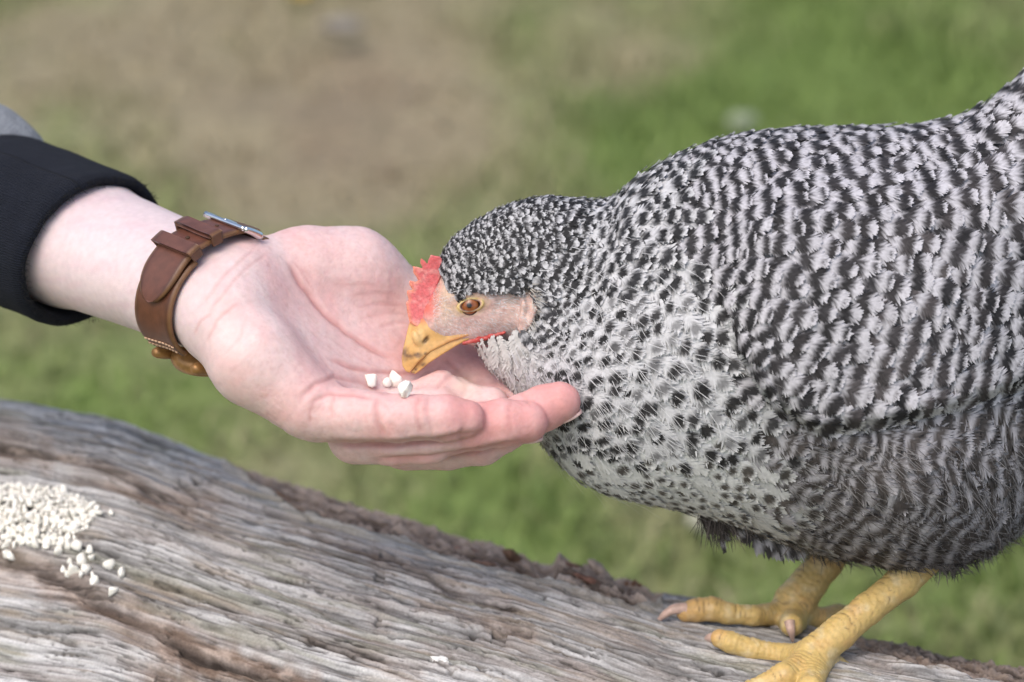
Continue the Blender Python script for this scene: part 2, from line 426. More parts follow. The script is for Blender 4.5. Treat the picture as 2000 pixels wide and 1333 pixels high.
def log_fields(x, ph):
    """displacement (px, outward) and pigment at position x, angle ph"""
    y = E0(x) + LOG_R * (1 - np.cos(ph)); q = ph * LOG_R; a = x * 1.09
    wq = q + 15 * fbm2(a / 420, q / 300, 40, 3) + 0.05 * a * np.exp(-np.maximum(ph, 0) * 2)      # wandering grain
    broad = 12 * fbm2(a / 520, q / 210, 41, 3)
    g1 = fbm2(a / 330, wq / 17, 42, 3); g2 = fbm2(a / 120, wq / 5.5, 43, 3); g3 = fbm2(a / 60, wq / 2.6, 48, 2)
    rough = smoothstep(-0.25, 0.5, fbm2(a / 300, q / 90, 44, 3))
    rid = 1 - np.abs(fbm2(a / 260, wq / 26, 45, 2)) * 2.2
    crack = smoothstep(0.86, 0.99, rid) * smoothstep(-0.1, 0.35, fbm2(a / 170, q / 60, 46, 2))
    rid2 = 1 - np.abs(fbm2(a / 110, wq / 11, 55, 2)) * 2.2
    crack2 = smoothstep(0.88, 1.0, rid2) * smoothstep(0.0, 0.4, fbm2(a / 120, q / 40, 56, 2))
    lump = fbm2(a / 46, wq / 20, 47, 3)
    fleck = smoothstep(0.30, 0.5, fbm2(a / 34, wq / 4.5, 65, 3)) * smoothstep(-0.15, 0.35, fbm2(a / 210, wq / 80, 66, 2))
    slit = smoothstep(0.93, 1.0, 1 - np.abs(fbm2(a / 420, wq / 30, 67, 3)) * 2.6)
    disp = broad + g1 * 3.4 - fleck * 4 - slit * 7 + g2 * (1.6 + 2.8 * rough) + g3 * 1.7 - crack * 11 - crack2 * 6 + lump * 1.4 * rough
    # step-like broken layers
    lay = fbm2(a / 240, wq / 44, 49, 3); st = np.floor(lay * 5) + smoothstep(0.75, 1.0, (lay * 5) % 1.0)
    disp = disp + st * 3.0
    brown = 0.3 * smoothstep(0.1, 0.6, fbm2(a / 230, wq / 40, 50, 3))
    dark = np.clip(crack * 0.8 + crack2 * 0.6 + fleck * 0.75 + slit * 0.8, 0, 1) + 0.5 * smoothstep(0.22, 0.6, -g2) + 0.55 * smoothstep(0.22, .55, fbm2(a / 75, wq / 8, 57, 3)) * smoothstep(-0.1, 0.4, fbm2(a / 200, wq / 70, 64, 2))
    for line, hw, dep, br in _cracks:
        L = np.array(line, float); m = (x > L[:, 0].min() - 60) & (x < L[:, 0].max() + 60)
        yy = y + 5 * fbm2(x / 35, y / 35, 51, 2)
        dd, tt = polydist(x, yy, line); dd = np.where(m, dd, 1e3)
        w = hw * (0.55 + 0.8 * np.abs(fbm2(a / 45, tt * 3, 52, 2)) + 0.15)
        prof = np.exp(-(dd / w) ** 2) * smoothstep(0, 0.06, tt + 0.02) * smoothstep(0, 0.06, 1.02 - tt)
        disp = disp - dep * prof; dark = dark + 0.65 * np.exp(-(dd / (w * 0.8)) ** 2) * (tt > 0) * (tt < 1); brown = brown + br * np.exp(-(dd / (w * 3.2)) ** 2)
    # rotten strip along the back edge
    hgt = np.interp(x, [420, 470, 520, 600, 800, 920, 1000, 1100, 1200, 1264, 1300], [0, 12, 34, 48, 48, 50, 56, 40, 46, 26, 0])
    hgt2 = np.interp(x, [1620, 1660, 1700, 1800, 1960, 2300, 2700], [0, 18, 34, 40, 50, 60, 0])
    H = np.maximum(hgt, hgt2) * (1 + 0.25 * fbm2(x / 40, 0 * x, 53, 2))
    yb = np.where(ph < 0, -1.0, y - E0(x))
    rot = (H > 4) * smoothstep(4, -5, yb - H)
    blocky = fbm2(a / 34, q / 16, 54, 4); blk = np.round(blocky * 4) / 4
    side = np.where(ph < 0, np.exp(ph * 6), 1.0)
    up = np.interp(x, [1010, 1040, 1060, 1082, 1092, 1160, 1205, 1262, 1275], [0, -10, -14, -2, 22, 20, 12, 8, 0])
    disp = disp + rot * side * (-18 + 11 * blk + 9 * blocky + 6 * fbm2(a / 12, q / 9, 58, 2) + up)
    disp = disp + 7 * np.exp(-((yb - H) / 8) ** 2) * (H > 4)                       # pale splintered lip in front of it
    rotd = np.where(x > 1600, 1.0, 0.0)
    dark = dark + rot * (0.45 * smoothstep(0.05, -0.35, blocky) + 0.35 * rotd); brown = np.clip(brown + rot * 1.0, 0, 1)
    # colour
    gy = np.array([0.245, 0.24, 0.235]); lt = np.array([0.56, 0.555, 0.55]); tn = np.array([0.26, 0.205, 0.145]); bn = np.array([0.15, 0.10, 0.072]); bk = np.array([0.02, 0.017, 0.015]); pk = np.array([0.34, 0.29, 0.265])
    def lerp(p, q_, t): return p + (q_ - p) * np.clip(t, 0, 1)[..., None]
    tone = 0.48 + 0.7 * g1 + 0.75 * g2 + 0.6 * g3 + 0.25 * fbm2(a / 200, wq / 60, 59, 2)
    c = lerp(np.broadcast_to(gy * 0.78, x.shape + (3,)), lt, tone)
    c = lerp(c, tn, 0.6 * smoothstep(0.0, 0.55, fbm2(a / 160, wq / 14, 60, 3)))
    c = lerp(c, pk, 0.4 * smoothstep(0.05, 0.55, fbm2(a / 260, wq / 50, 61, 3)))
    c = lerp(c, np.array([0.22, 0.225, 0.165]), 0.5 * smoothstep(0.2, 0.6, fbm2(a / 190, wq / 30, 62, 3)))
    bn2 = lerp(np.broadcast_to(bn, x.shape + (3,)), np.array([0.38, 0.30, 0.25]), smoothstep(-0.25, 0.45, blocky + 0.4 * g2))
    c = lerp(c, bn2, np.clip(brown, 0, 1) * 0.85)
    c = lerp(c, bk, np.clip(dark, 0, 1) * 0.8)
    c = lerp(c, np.array([0.43, 0.39, 0.33]), 0.6 * np.exp(-((yb - H - 8) / 9) ** 2) * (H > 4) * (x < 1500))
    return disp, c
def log_point(x, ph, off=0.0):
    disp, _ = log_fields(np.asarray(x, float), np.asarray(ph, float))
    return log_surf(x, ph, disp + off)
def log_surf(x, ph, h):
    x = np.asarray(x, float); r = LOG_R + h
    return C(x, E0(x) + LOG_R - r * np.cos(ph), dB(x) - r * np.sin(ph))
def log_ph(x, y): return np.arccos(np.clip(1 - (np.asarray(y, float) - E0(x)) / LOG_R, -1, 1))
def on_log(px, py, off=0.0): return log_point(px, log_ph(px, py), off)

lx = np.r_[np.linspace(-1500, -120, 90)[:-1], np.linspace(-120, 2120, 960), np.linspace(2120, 3300, 80)[1:]]
lp = np.r_[np.linspace(-math.pi, -0.16, 60)[:-1], np.linspace(-0.16, 0.10, 70)[:-1], np.linspace(0.10, 1.18, 300), np.linspace(1.18, math.pi, 60)[1:-1]]
LX, LP = np.meshgrid(lx, lp, indexing='ij')
disp, lcol = log_fields(LX, LP)
V = log_surf(LX, LP, disp).reshape(-1, 3)
Fq = grid_faces(len(lx), len(lp), closed_v=True)[:, ::-1]
wood = empty('fallen_log', W(C(1000, 1400, 400)[None])[0])
tag(wood, 'big weathered grey fallen log with cracks and rotten brown edge', 'log')
add_obj('trunk', W(V), Fq, M_wood, wood, col=lcol.reshape(-1, 3))
for xe, nm in ((lx[0], 0), (lx[-1], 1)):
    ph = np.linspace(-math.pi, math.pi, 65)[:-1]; rr = np.linspace(0.02, 0.99, 14)
    PH, RR = np.meshgrid(ph, rr, indexing='ij')
    Ve = log_surf(np.full(PH.shape, xe), PH, -LOG_R * (1 - RR) + 6 * fbm2(PH * 3, RR * 6, 70, 3))
    Ve[..., 0] += (0.006 * fbm2(PH * 2, RR * 8, 71 + nm, 3))
    t = 0.5 + 0.5 * np.sin(RR * 70 + 3 * fbm2(PH, RR * 3, 72, 2))
    cc = np.array([0.22, 0.17, 0.12]) + t[..., None] * np.array([0.14, 0.12, 0.10])
    add_obj('cut_end', W(Ve.reshape(-1, 3)), np.roll(grid_faces(len(ph), len(rr)), nm, 1), M_wood, wood, col=cc.reshape(-1, 3))

# splinters and crumbs of rotten wood sticking up along the back edge
def shard(name, px, py, off, ln, wd, ht, ang, c):
    n = 9; t = np.linspace(-1, 1, n); prof = (1 - np.abs(t) ** 3) * (0.75 + 0.35 * rng.random(n))
    p0 = on_log(px, py, off); p1 = on_log(px + 20 * math.cos(ang), py + 20 * math.sin(ang), off)
    T = p1 - p0; T /= np.linalg.norm(T); N = np.array([0.05, -0.9, -0.43]); B = np.cross(T, N); B /= np.linalg.norm(B); N = np.cross(B, T)
    rows = []
    for i in range(n):
        w = wd * prof[i] / S; h = ht * prof[i] / S; cc = p0 + T * t[i] * ln / S + N * rng.normal(0, 0.1) * ht / S
        rows.append([cc - B * w - N * h * .6, cc - B * w * 0.8 + N * h * (0.7 + 0.3 * rng.random()), cc + N * h * (0.9 + 0.4 * rng.random()), cc + B * w * 0.8 + N * h * 0.7, cc + B * w - N * h * .6])
    V = np.array(rows).reshape(-1, 3)
    col = np.array(c) * (0.6 + 0.8 * rng.random((len(V), 1)))
    add_obj(name, W(V), grid_faces(n, 5, True), M_wood, wood, col=col, smooth=False)
for px, py, off, ln, wd, ht, c in [(1118, 1106, 6, 34, 12, 10, (0.25, 0.15, 0.11)), (1172, 1112, 4, 38, 14, 10, (0.36, 0.29, 0.24)), (1232, 1140, 2, 30, 12, 10, (0.16, 0.09, 0.06)),
                                   (1000, 1078, 0, 26, 12, 10, (0.15, 0.09, 0.06)), (900, 1052, -4, 46, 12, 7, (0.26, 0.17, 0.13)), (760, 1018, -6, 52, 12, 7, (0.3, 0.2, 0.15)),
                                   (660, 990, -6, 44, 12, 7, (0.2, 0.13, 0.09)), (560, 962, -4, 40, 9, 6, (0.25, 0.16, 0.11)), (1150, 1132, 0, 40, 9, 8, (0.22, 0.12, 0.09)), (940, 1085, -4, 40, 8, 6, (0.2, 0.13, 0.1))]:
    shard('splinter', px, py, off, ln, wd, ht, 0.24, c)

# ------------------------------------------------------------------ feed on the log
def pebble(seed):
    import bmesh
    r = np.random.default_rng(seed)
    bm = bmesh.new(); bmesh.ops.create_icosphere(bm, subdivisions=2, radius=1.0)
    V = np.array([v.co[:] for v in bm.verts]); F = np.array([[v.index for v in f.verts] for f in bm.faces]); bm.free()
    for _ in range(9):                                      # break facets off a lump
        n = r.normal(size=3); n /= np.linalg.norm(n); k = r.uniform(0.38, 0.8)
        d = V @ n; V = V - np.maximum(d - k, 0)[:, None] * n
    V *= np.array([1.0, r.uniform(0.6, 0.95), r.uniform(0.45, 0.8)]) * 1.45
    V += 0.05 * r.normal(size=V.shape)
    me = mesh_data('grain', V, F, smooth=False); me.materials.append(M_grain)
    return me
GR = [pebble(100 + i) for i in range(10)]
_ngr = 0
def grain(Pc, rpx, label, group):
    global _ngr
    o = bpy.data.objects.new('feed_grain', GR[_ngr % 10]); _ngr += 1
    scene.collection.objects.link(o)
    o.location = W(np.asarray(Pc)[None])[0].tolist(); s = rpx / S; o.scale = (s, s, s)
    o.rotation_euler = (random.uniform(0, 6.28), random.uniform(0, 6.28), random.uniform(0, 6.28))
    return tag(o, label, 'grain', group)
# heap: a mound whose top grains lie on a core of smaller ones
def heap_h(px, py):
    r = np.hypot((px - 50) / 145.0, (py - 1008) / 62.0) * (1 + 0.13 * fbm2(np.asarray(px) / 50, np.asarray(py) / 50, 81, 2))
    return 24 * np.clip(1 - r ** 2, 0, 1) ** 0.8, r
hv = np.linspace(-330, 215, 90); hw = np.linspace(925, 1110, 56)
HX, HY = np.meshgrid(hv, hw, indexing='ij')
def heap_h2(px, py):
    a, r = heap_h(px, py); b = 34 * np.clip(1 - ((px + 170) / 190.0) ** 2 - ((py - 985) / 80.0) ** 2, 0, 1) ** 0.8
    return np.maximum(a, b), r
HH, HRr = heap_h2(HX, HY)
cnt = 0; used = []; heap = []
cand = np.stack([rng.uniform(-20, 200, 9000), rng.uniform(935, 1100, 9000)], 1)
hh, rr_ = heap_h2(cand[:, 0], cand[:, 1])
for (x, y), h in zip(cand, hh):
    if h < 2 or cnt >= 265: continue
    r = random.uniform(4.5, 11.5)
    if any((x - a) ** 2 + ((y - b) * 1.3) ** 2 < (0.66 * (r + c)) ** 2 for a, b, c in used): continue
    used.append((x, y, r)); cnt += 1
    heap.append((x, y, h, r))
hp = np.array(heap); hpp = on_log(hp[:, 0], hp[:, 1], hp[:, 2])
for p, (x, y, h, r) in zip(hpp, heap):
    grain(p, r, 'off-white cracked corn grain among many in the heap on the log', 'grains of the feed heap on the log')
cv = []; cf = []
lowV = np.array([[1,0,0],[-1,0,0],[0,1,0],[0,-1,0],[0,0,1],[0,0,-1]], float); lowF = np.array([[0,2,4],[2,1,4],[1,3,4],[3,0,4],[2,0,5],[1,2,5],[3,1,5],[0,3,5]])
cx_ = rng.uniform(-330, 200, 6000); cy_ = rng.uniform(915, 1100, 6000); ch_, _r = heap_h2(cx_, cy_)
m_ = ch_ > 4; cx_, cy_, ch_ = cx_[m_][:1500], cy_[m_][:1500], ch_[m_][:1500]
cp_ = on_log(cx_, cy_, np.where(cx_ > -25, ch_ * rng.uniform(0.3, 0.8, len(ch_)), ch_))
for k, p in enumerate(cp_):
    q, _s = np.linalg.qr(rng.normal(size=(3, 3)))
    cv.append(W(p + (lowV * rng.uniform(6, 9) / S * rng.uniform(0.7, 1.1, 3)) @ q)); cf.append(lowF + 6 * k)
o = add_obj('feed_heap', np.concatenate(cv), np.concatenate(cf), M_grain, smooth=False)
tag(o, 'mass of white cracked corn beneath the top grains of the heap', 'feed', kind='stuff')
loose = [(126, 957, 11), (216, 1007, 8), (194, 1010, 11), (178, 1004, 9), (165, 1020, 10), (210, 1103, 13), (237, 1116, 11), (185, 1135, 10), (221, 1156, 12), (180, 1089, 9), (168, 1108, 12), (146, 1112, 13),
         (124, 1112, 9), (160, 1090, 14), (150, 1072, 12), (132, 1068, 12), (118, 1062, 10), (146, 1050, 9), (182, 1120, 7), (20, 1083, 11), (12, 1078, 9), (70, 1070, 15), (90, 1066, 12), (40, 1064, 9),
         (60, 1052, 10), (135, 1095, 8), (158, 1120, 8), (112, 1080, 10), (152, 1000, 10), (130, 1118, 8), (176, 1078, 9), (104, 1060, 9)]
special = {0: 'single pale feed grain above the heap on the log', 5: 'round white feed grain lying right of the trail near the heap', 6: 'rightmost white feed grain of the trail below the heap',
           8: 'lowest white feed grain of the trail, beside the dark crack', 1: 'tiny pale feed grain at the heap\'s right tip', 7: 'white feed grain just above left of the lowest one', 21: 'large white feed lump at the heap\'s lower edge'}
for i, (x, y, r) in enumerate(loose):
    grain(on_log(x, y, r * 0.55), r, special.get(i, 'white feed grain in the loose trail spilling below the heap'), 'loose feed grains beside the heap')
# bird dropping
n = 40; th = np.linspace(0, 2 * math.pi, n, endpoint=False); rr = np.array([0.0, 0.35, 0.7, 0.9, 1.0]); ht = np.array([4.5, 4.2, 3.2, 2.0, -1.0])
RRg, TH = np.meshgrid(rr, th, indexing='ij')
edge = 1 + 0.45 * noise2(np.cos(TH) * 2.2 + 5, np.sin(TH) * 2.2 + 3, 4)
o = add_obj('bird_dropping', W(on_log(863 + 19 * RRg * np.cos(TH) * edge, 1290 + 10 * RRg * np.sin(TH) * edge, ht[:, None] + 0 * TH).reshape(-1, 3)), grid_faces(5, n, True)[:, ::-1],
            flat_mat('chalky_white', (0.8, 0.8, 0.78), 0.7, var=0.08))
tag(o, 'small white dried bird dropping on the grey log surface', 'dropping')

# ------------------------------------------------------------------ person: forearm and open hand
AX = np.array([0.74, 0.27, -0.62]); AX /= np.linalg.norm(AX)
NN = np.array([0.0, -0.8, -0.6]); NN -= NN @ AX * AX; NN /= np.linalg.norm(NN)
WW = np.cross(AX, NN)                                   # towards the little finger: left, down, near
if WW[1] < 0: WW = -WW
AC = C(415, 575, 20)                                    # wrist centre
def arm_axis(t): return AC + np.asarray(t, float)[..., None] / S * AX
def pt(p, r): return (p[0], p[1], p[2], r)
def along(t, w, n, r):
    q = AC + (t * AX + w * WW + n * NN) / S
    x, y, d = proj(q); return (float(x), float(y), float(d), r)

def palm_sdf(P):
    f = chain(P, [along(-1300, 45, 0, 118), along(-420, 40, 0, 102), along(-60, 40, 0, 88), along(40, 36, 4, 84)], 30)
    f = smin(f, chain(P, [along(-1300, -45, 0, 118), along(-420, -40, 0, 102), along(-60, -38, 0, 88), along(40, -36, 4, 84)], 30), 70)
    f = smin(f, chain(P, [(452, 640, -75, 84), (500, 705, -105, 84), (600, 790, -120, 66)], 30), 60)        # heel of the little-finger side
    f = smin(f, chain(P, [(500, 556, 70, 84), (600, 540, 120, 88), (690, 540, 150, 86), (790, 600, 180, 68)], 40), 60)   # ball of the thumb
    f = smin(f, rcone(P, (450, 600, 0, 82), (672, 806, -40, 52)), 45)
    f = smin(f, rcone(P, (450, 590, 20, 80), (760, 812, 35, 48)), 45)
    f = smin(f, rcone(P, (460, 580, 50, 80), (850, 772, 105, 48)), 45)
    f = smin(f, rcone(P, (560, 600, 100, 60), (850, 700, 150, 50)), 50)                                 # web towards the thumb
    f = smin(f, rcone(P, (800, 775, 22, 22), (862, 752, 18, 27)), 26)                                     # skin pads folded up at the finger roots
    f = smin(f, rcone(P, (850, 772, 14, 26), (960, 792, -8, 34)), 22)
    f = smin(f, rcone(P, (872, 745, 20, 11), (900, 764, -14, 11)), 9)
    f = smin(f, rcone(P, (900, 748, 24, 9), (922, 764, -8, 9)), 9)
    f = smin(f, rcone(P, (850, 700, 150, 50), (985, 775, 95, 42)), 40)
    f = smin(f, rcone(P, (860, 786, -30, 28), (760, 794, -30, 30)), 26)
    return f
FING = {
    'little': [(628, 806, -122, 58), (690, 812, -152, 51), (737, 814, -170, 47), (778, 818, -178, 46), (818, 815, -182, 43), (870, 817, -180, 45), (912, 818, -174, 37)],
    'ring': [(696, 850, -48, 58), (770, 858, -84, 50), (836, 857, -108, 48), (885, 842, -124, 44), (932, 834, -130, 45), (985, 826, -130, 46), (1030, 824, -126, 41)],
    'middle': [(796, 866, 24, 54), (875, 869, -14, 48), (940, 862, -42, 46), (985, 836, -65, 44), (1022, 816, -78, 45), (1062, 798, -88, 44), (1094, 785, -92, 40)],
    'index': [(870, 800, 90, 54), (930, 800, 70, 47), (985, 790, 55, 44), (1030, 776, 40, 42), (1060, 765, 30, 40), (1085, 758, 25, 38)],
    'thumb': [(790, 600, 180, 66), (850, 640, 185, 50), (900, 668, 178, 46), (950, 690, 165, 44), (985, 705, 155, 38)]}
def hand_sdf(P):
    p = palm_sdf(P); r = None
    for k, c in FING.items():
        f = smin(p, chain(P, c, 10), 20)
        r = f if r is None else smin(r, f, 4)
    return r
lo = np.array([-0.33, -0.075, D - 0.06]); hi = np.array([0.045, 0.06, D + 0.17])
allp = [(a[0], a[1], a[2]) for c in FING.values() for a in c] + [along(-1300, 0, 0, 0)[:3]]
lo, hi = bounds(allp, 150)
lo[0] = C(-560, 0, 400)[0]
lo[2] = min(lo[2], CP((700, 800, -300))[2])
def clipped(P): return np.maximum(hand_sdf(P), -(((P - arm_axis(np.array(-1150.0))) @ AX)))
V, Fq, Nm = isosurface(clipped, lo, hi, 0.00095)
px, py, dd = proj(V)
facing = np.clip(-(Nm * (V / np.linalg.norm(V, axis=1, keepdims=True))).sum(1), 0, 1)
front = facing > 0.05
# skin lines: (polyline, half width px, depth px, redness)
LINES = [([(640, 866), (700, 869), (760, 868), (850, 860), (940, 846)], 5, 6.5, 0.7), ([(722, 898), (770, 897), (830, 893), (930, 882), (1040, 858)], 5, 5.5, 0.6),
         ([(556, 500), (590, 560), (634, 612), (672, 645), (709, 670), (748, 692), (790, 706)], 4, 3.4, 0.85),
         ([(556, 500), (590, 560), (634, 612), (709, 670), (790, 706)], 14, 3.5, 0.15),
         ([(640, 700), (680, 716), (720, 727), (765, 731), (812, 729), (850, 712)], 3.5, 3.0, 0.8),
         ([(585, 778), (615, 752), (652, 738), (700, 745), (745, 764), (772, 778)], 4, 2.6, 0.6),
         ([(600, 790), (640, 770), (690, 772), (740, 778)], 3, 1.5, 0.7),
         ([(612, 785), (604, 808), (606, 828)], 2.5, 1.2, 0.6), ([(655, 768), (645, 795), (650, 820)], 2.6, 1.4, 0.5),
         ([(742, 772), (735, 795), (738, 830), (752, 858)], 4, 2.6, 0.6), ([(822, 770), (813, 792), (816, 825), (826, 850)], 3.2, 2.0, 0.55),
         ([(378, 655), (392, 630), (415, 610)], 2.2, 1.0, 0.5), ([(402, 672), (425, 625), (470, 590)], 2.2, 0.9, 0.5), ([(390, 600), (420, 560), (450, 530), (490, 495), (505, 470)], 2.4, 1.2, 0.35),
         ([(405, 615), (440, 570), (475, 530), (530, 490)], 2.4, 1.0, 0.4), ([(570, 505), (600, 548), (618, 580)], 2.0, 0.9, 0.5), ([(584, 520), (612, 548)], 2, 0.8, 0.4),
         ([(660, 560), (710, 555), (770, 562)], 2.2, 0.6, 0.25), ([(670, 580), (730, 572), (790, 580)], 2.2, 0.6, 0.25), ([(690, 600), (750, 594), (800, 600)], 2.2, 0.7, 0.3),
         ([(700, 622), (760, 612), (800, 615)], 2.2, 0.7, 0.3), ([(640, 655), (700, 700), (760, 735)], 2, 0.7, 0.25), ([(640, 500), (700, 505), (760, 530)], 2.0, 0.4, 0.15),
         ([(735, 640), (775, 630), (800, 632)], 3, 1.2, 0.4), ([(850, 760), (880, 735), (905, 722)], 3, 2.0, 0.5), ([(870, 700), (905, 735), (920, 745)], 4, 3, 0.6), ([(838, 772), (834, 800), (846, 850)], 3, 0.8, 0.35), ([(905, 835), (897, 850), (905, 875)], 3.5, 1.6, 0.45), ([(955, 785), (945, 815), (955, 850)], 3, 1.4, 0.4), ([(1000, 780), (992, 800), (1000, 850)], 3, 1.0, 0.35), ([(1010, 765), (1028, 780), (1040, 800)], 3, 1.4, 0.4), ([(620, 690), (655, 735)], 2, 0.7, 0.3), ([(520, 640), (580, 700), (620, 740)], 2, 0.5, 0.2), ([(600, 640), (660, 690)], 2, 0.5, 0.2), ([(430, 700), (470, 660), (480, 620)], 2, 0.5, 0.25), ([(450, 730), (500, 680)], 2, 0.5, 0.2)]
disp = np.zeros(len(V)); red = np.zeros(len(V))
for ln, hw, dep, rd in LINES:
    L = np.array(ln, float); m = front & (px > L[:, 0].min() - 40) & (px < L[:, 0].max() + 40) & (py > L[:, 1].min() - 40) & (py < L[:, 1].max() + 40)
    i = np.where(m)[0]
    if not len(i): continue
    q, t = polydist(px[i] + 3 * fbm2(px[i] / 30, py[i] / 30, 5, 2), py[i] + 3 * fbm2(px[i] / 30, py[i] / 30, 6, 2), ln)
    taper = smoothstep(0, 0.15, t) * smoothstep(0, 0.2, 1 - t) * 0.8 + 0.2
    e = np.exp(-(q / hw) ** 2) * taper
    disp[i] -= dep * e; red[i] = np.maximum(red[i], rd * np.exp(-(q / (hw * 1.5)) ** 2) * taper)
    disp[i] += 0.35 * dep * np.exp(-((q - 2.6 * hw) / (hw * 1.3)) ** 2) * taper
sc = 1 / S * 1000
# fine skin ripple across the ball of the thumb and general unevenness
disp += 0.35 * fbm2(px / 60 + dd / 40, py / 5.0, 8, 2) * smoothstep(560, 640, px) * smoothstep(700, 620, py)
disp += 1.3 * fbm2(px / 45 + dd / 60, py / 45 - dd / 70, 9, 3)
_ca, _sa = 0.82, 0.57
_u = px * _ca + py * _sa; _v = -px * _sa + py * _ca
for _i, (_a, _b, _w) in enumerate(((38, 9, 0.75), (9, 34, 0.45), (20, 6, 0.5))):
    _g = smoothstep(0.88, 1.0, 1 - np.abs(fbm2(_u / _a + dd / 90, _v / _b, 60 + _i, 2)) * 2.0) * smoothstep(430, 520, px)
    disp -= _w * _g; red = np.maximum(red, 0.22 * _g)
V = V + Nm * (disp / S)[:, None]
# pigment
tips = np.zeros(len(V))
for k, c in FING.items():
    q = np.linalg.norm(V - CP(c[-1]), axis=1) * S; tips = np.maximum(tips, np.exp(-(q / 85) ** 2))
    mid = np.array([np.linalg.norm(V - CP(a), axis=1) * S for a in c]).min(0); tips = np.maximum(tips, 0.55 * np.exp(-(mid / 62) ** 4))
tips *= smoothstep(540, 760, px)
mott = fbm2(px / 55 + dd / 80, py / 55 + dd / 90, 13, 4)
arm = smoothstep(470, 330, px)
c0 = np.array([0.72, 0.56, 0.54]); cr = np.array([0.66, 0.32, 0.305]); ca_ = np.array([0.66, 0.54, 0.545]); cl = np.array([0.50, 0.21, 0.19])
def lerpc(a, b, t): return a + (b - a) * np.clip(t, 0, 1)[:, None]
c = lerpc(np.broadcast_to(c0, (len(V), 3)), cr, 0.2 + 0.4 * mott + 0.95 * tips)
pads = np.exp(-((px - 600) / 90) ** 2 - ((py - 760) / 60) ** 2) * 0.35 + np.exp(-((px - 690) / 120) ** 2 - ((py - 560) / 60) ** 2) * 0.2 + np.exp(-((px - 800) / 90) ** 2 - ((py - 690) / 50) ** 2) * 0.5
c = lerpc(c, cr, pads)
c = lerpc(c, ca_, arm * 0.9); c = lerpc(c, np.array([0.62, 0.42, 0.46]), 0.3 * smoothstep(0.1, 0.6, fbm2(px / 70, py / 26, 14, 3)) * arm)
c = lerpc(c, cl, red * 0.75)
yel = np.exp(-((px - 905) / 22) ** 2 - ((py - 752) / 26) ** 2); c = lerpc(c, np.array([0.66, 0.50, 0.38]), yel * 0.5)
person = empty('person', W(C(-300, 520, 500)[None])[0])
tag(person, 'bare forearm in black cuff, open left palm held up with feed', 'person')
add_obj('arm_and_hand', W(V), Fq, M_skin, person, col=c)
# fingernails
M_nail = flat_mat('fingernail', (0.72, 0.5, 0.46), 0.3, 0, 0.5, var=0.05)
def nail(tip, prev, out, ln=21, wd=20, th=6):
    t = CP(tip); T = t - CP(prev); T /= np.linalg.norm(T); O = np.array(out, float); O -= O @ T * T; O /= np.linalg.norm(O); B = np.cross(T, O)
    u = np.linspace(-1, 1, 11); v = np.linspace(-1, 1, 11); Uu, Vv = np.meshgrid(u, v, indexing='ij')
    R0 = tip[3] + 1.5
    def sheet(h):
        ang = Vv * wd / R0 * (1 - 0.12 * Uu ** 2)
        a = 10 + Uu * ln * (1 - 0.18 * Vv ** 2)
        r = (R0 + h) * np.where(a > 0, np.sqrt(np.clip(1 - (np.maximum(a, 0) / (R0 * 1.45)) ** 2, 0.05, 1)), 1)
        return t + (T * a[..., None] + (O * np.cos(ang)[..., None] + B * np.sin(ang)[..., None]) * r[..., None]) / S
    A = sheet(0.5).reshape(-1, 3); Bs = sheet(-th).reshape(-1, 3)
    f = grid_faces(11, 11); n = 121
    rim = np.r_[np.arange(0, 11), np.arange(21, 121, 11), np.arange(119, 109, -1), np.arange(99, 0, -11)]
    sf = np.stack([rim, np.roll(rim, -1), np.roll(rim, -1) + n, rim + n], 1)
    add_obj('fingernail', W(np.concatenate([A, Bs])), np.concatenate([f, f[:, ::-1] + n, sf]), M_nail, person)
nail(FING['middle'][-1], FING['middle'][-2], (0.35, 0.9, 0.25)); nail(FING['ring'][-1], FING['ring'][-2], (0.1, 0.9, 0.6)); nail(FING['little'][-1], FING['little'][-2], (0.0, 0.9, 0.8), 22, 19)

# sleeve and cuff: rings round the arm
def ring(t, th, rw, rn, cw=0.0, cn=0.0):
    return arm_axis(t) + ((cw + rw * np.sin(th))[..., None] * WW + (cn + rn * np.cos(th))[..., None] * NN) / S
th = np.linspace(0, 2 * math.pi, 257)[:-1]
def tube(name, prof, mat, parent, col, wav=1.0, seed=0):
    """prof rows: t, rw, rn"""
    P = np.array(prof, float); s = np.linspace(0, len(P) - 1, 90)
    T = np.interp(s, range(len(P)), P[:, 0]); A = np.interp(s, range(len(P)), P[:, 1]); B = np.interp(s, range(len(P)), P[:, 2])
    k = np.array([1, 2, 3, 2, 1]) / 9.0
    T, A, B = [np.convolve(np.pad(q, 2, mode='edge'), k, 'valid') for q in (T, A, B)]
    TT, TH = np.meshgrid(T, th, indexing='ij')
    und = wav * (5 * fbm2(np.cos(TH) * 1.6 + TT / 160, np.sin(TH) * 1.6 + 4, 90 + seed, 3) + 2.2 * fbm2(np.cos(TH) * 5 + TT / 40, np.sin(TH) * 5, 93 + seed, 2))
    lap = 5 * fbm2(np.cos(TH) * 1.3, np.sin(TH) * 1.3 + 9, 95 + seed, 2) * wav
    Pp = ring(TT + lap, TH, A[:, None] + und, B[:, None] + und, 8, 0)
    uv = np.stack([TH / (2 * math.pi), TT / 400.0], -1).reshape(-1, 2)
    cc = np.broadcast_to(np.array(col), (TT.size, 3)) * (1 + 0.18 * fbm2(TH * 9, TT / 20, 97, 3)).reshape(-1, 1)
    return add_obj(name, W(Pp.reshape(-1, 3)), grid_faces(len(T), len(th), True), mat, parent, col=cc, uv=uv)
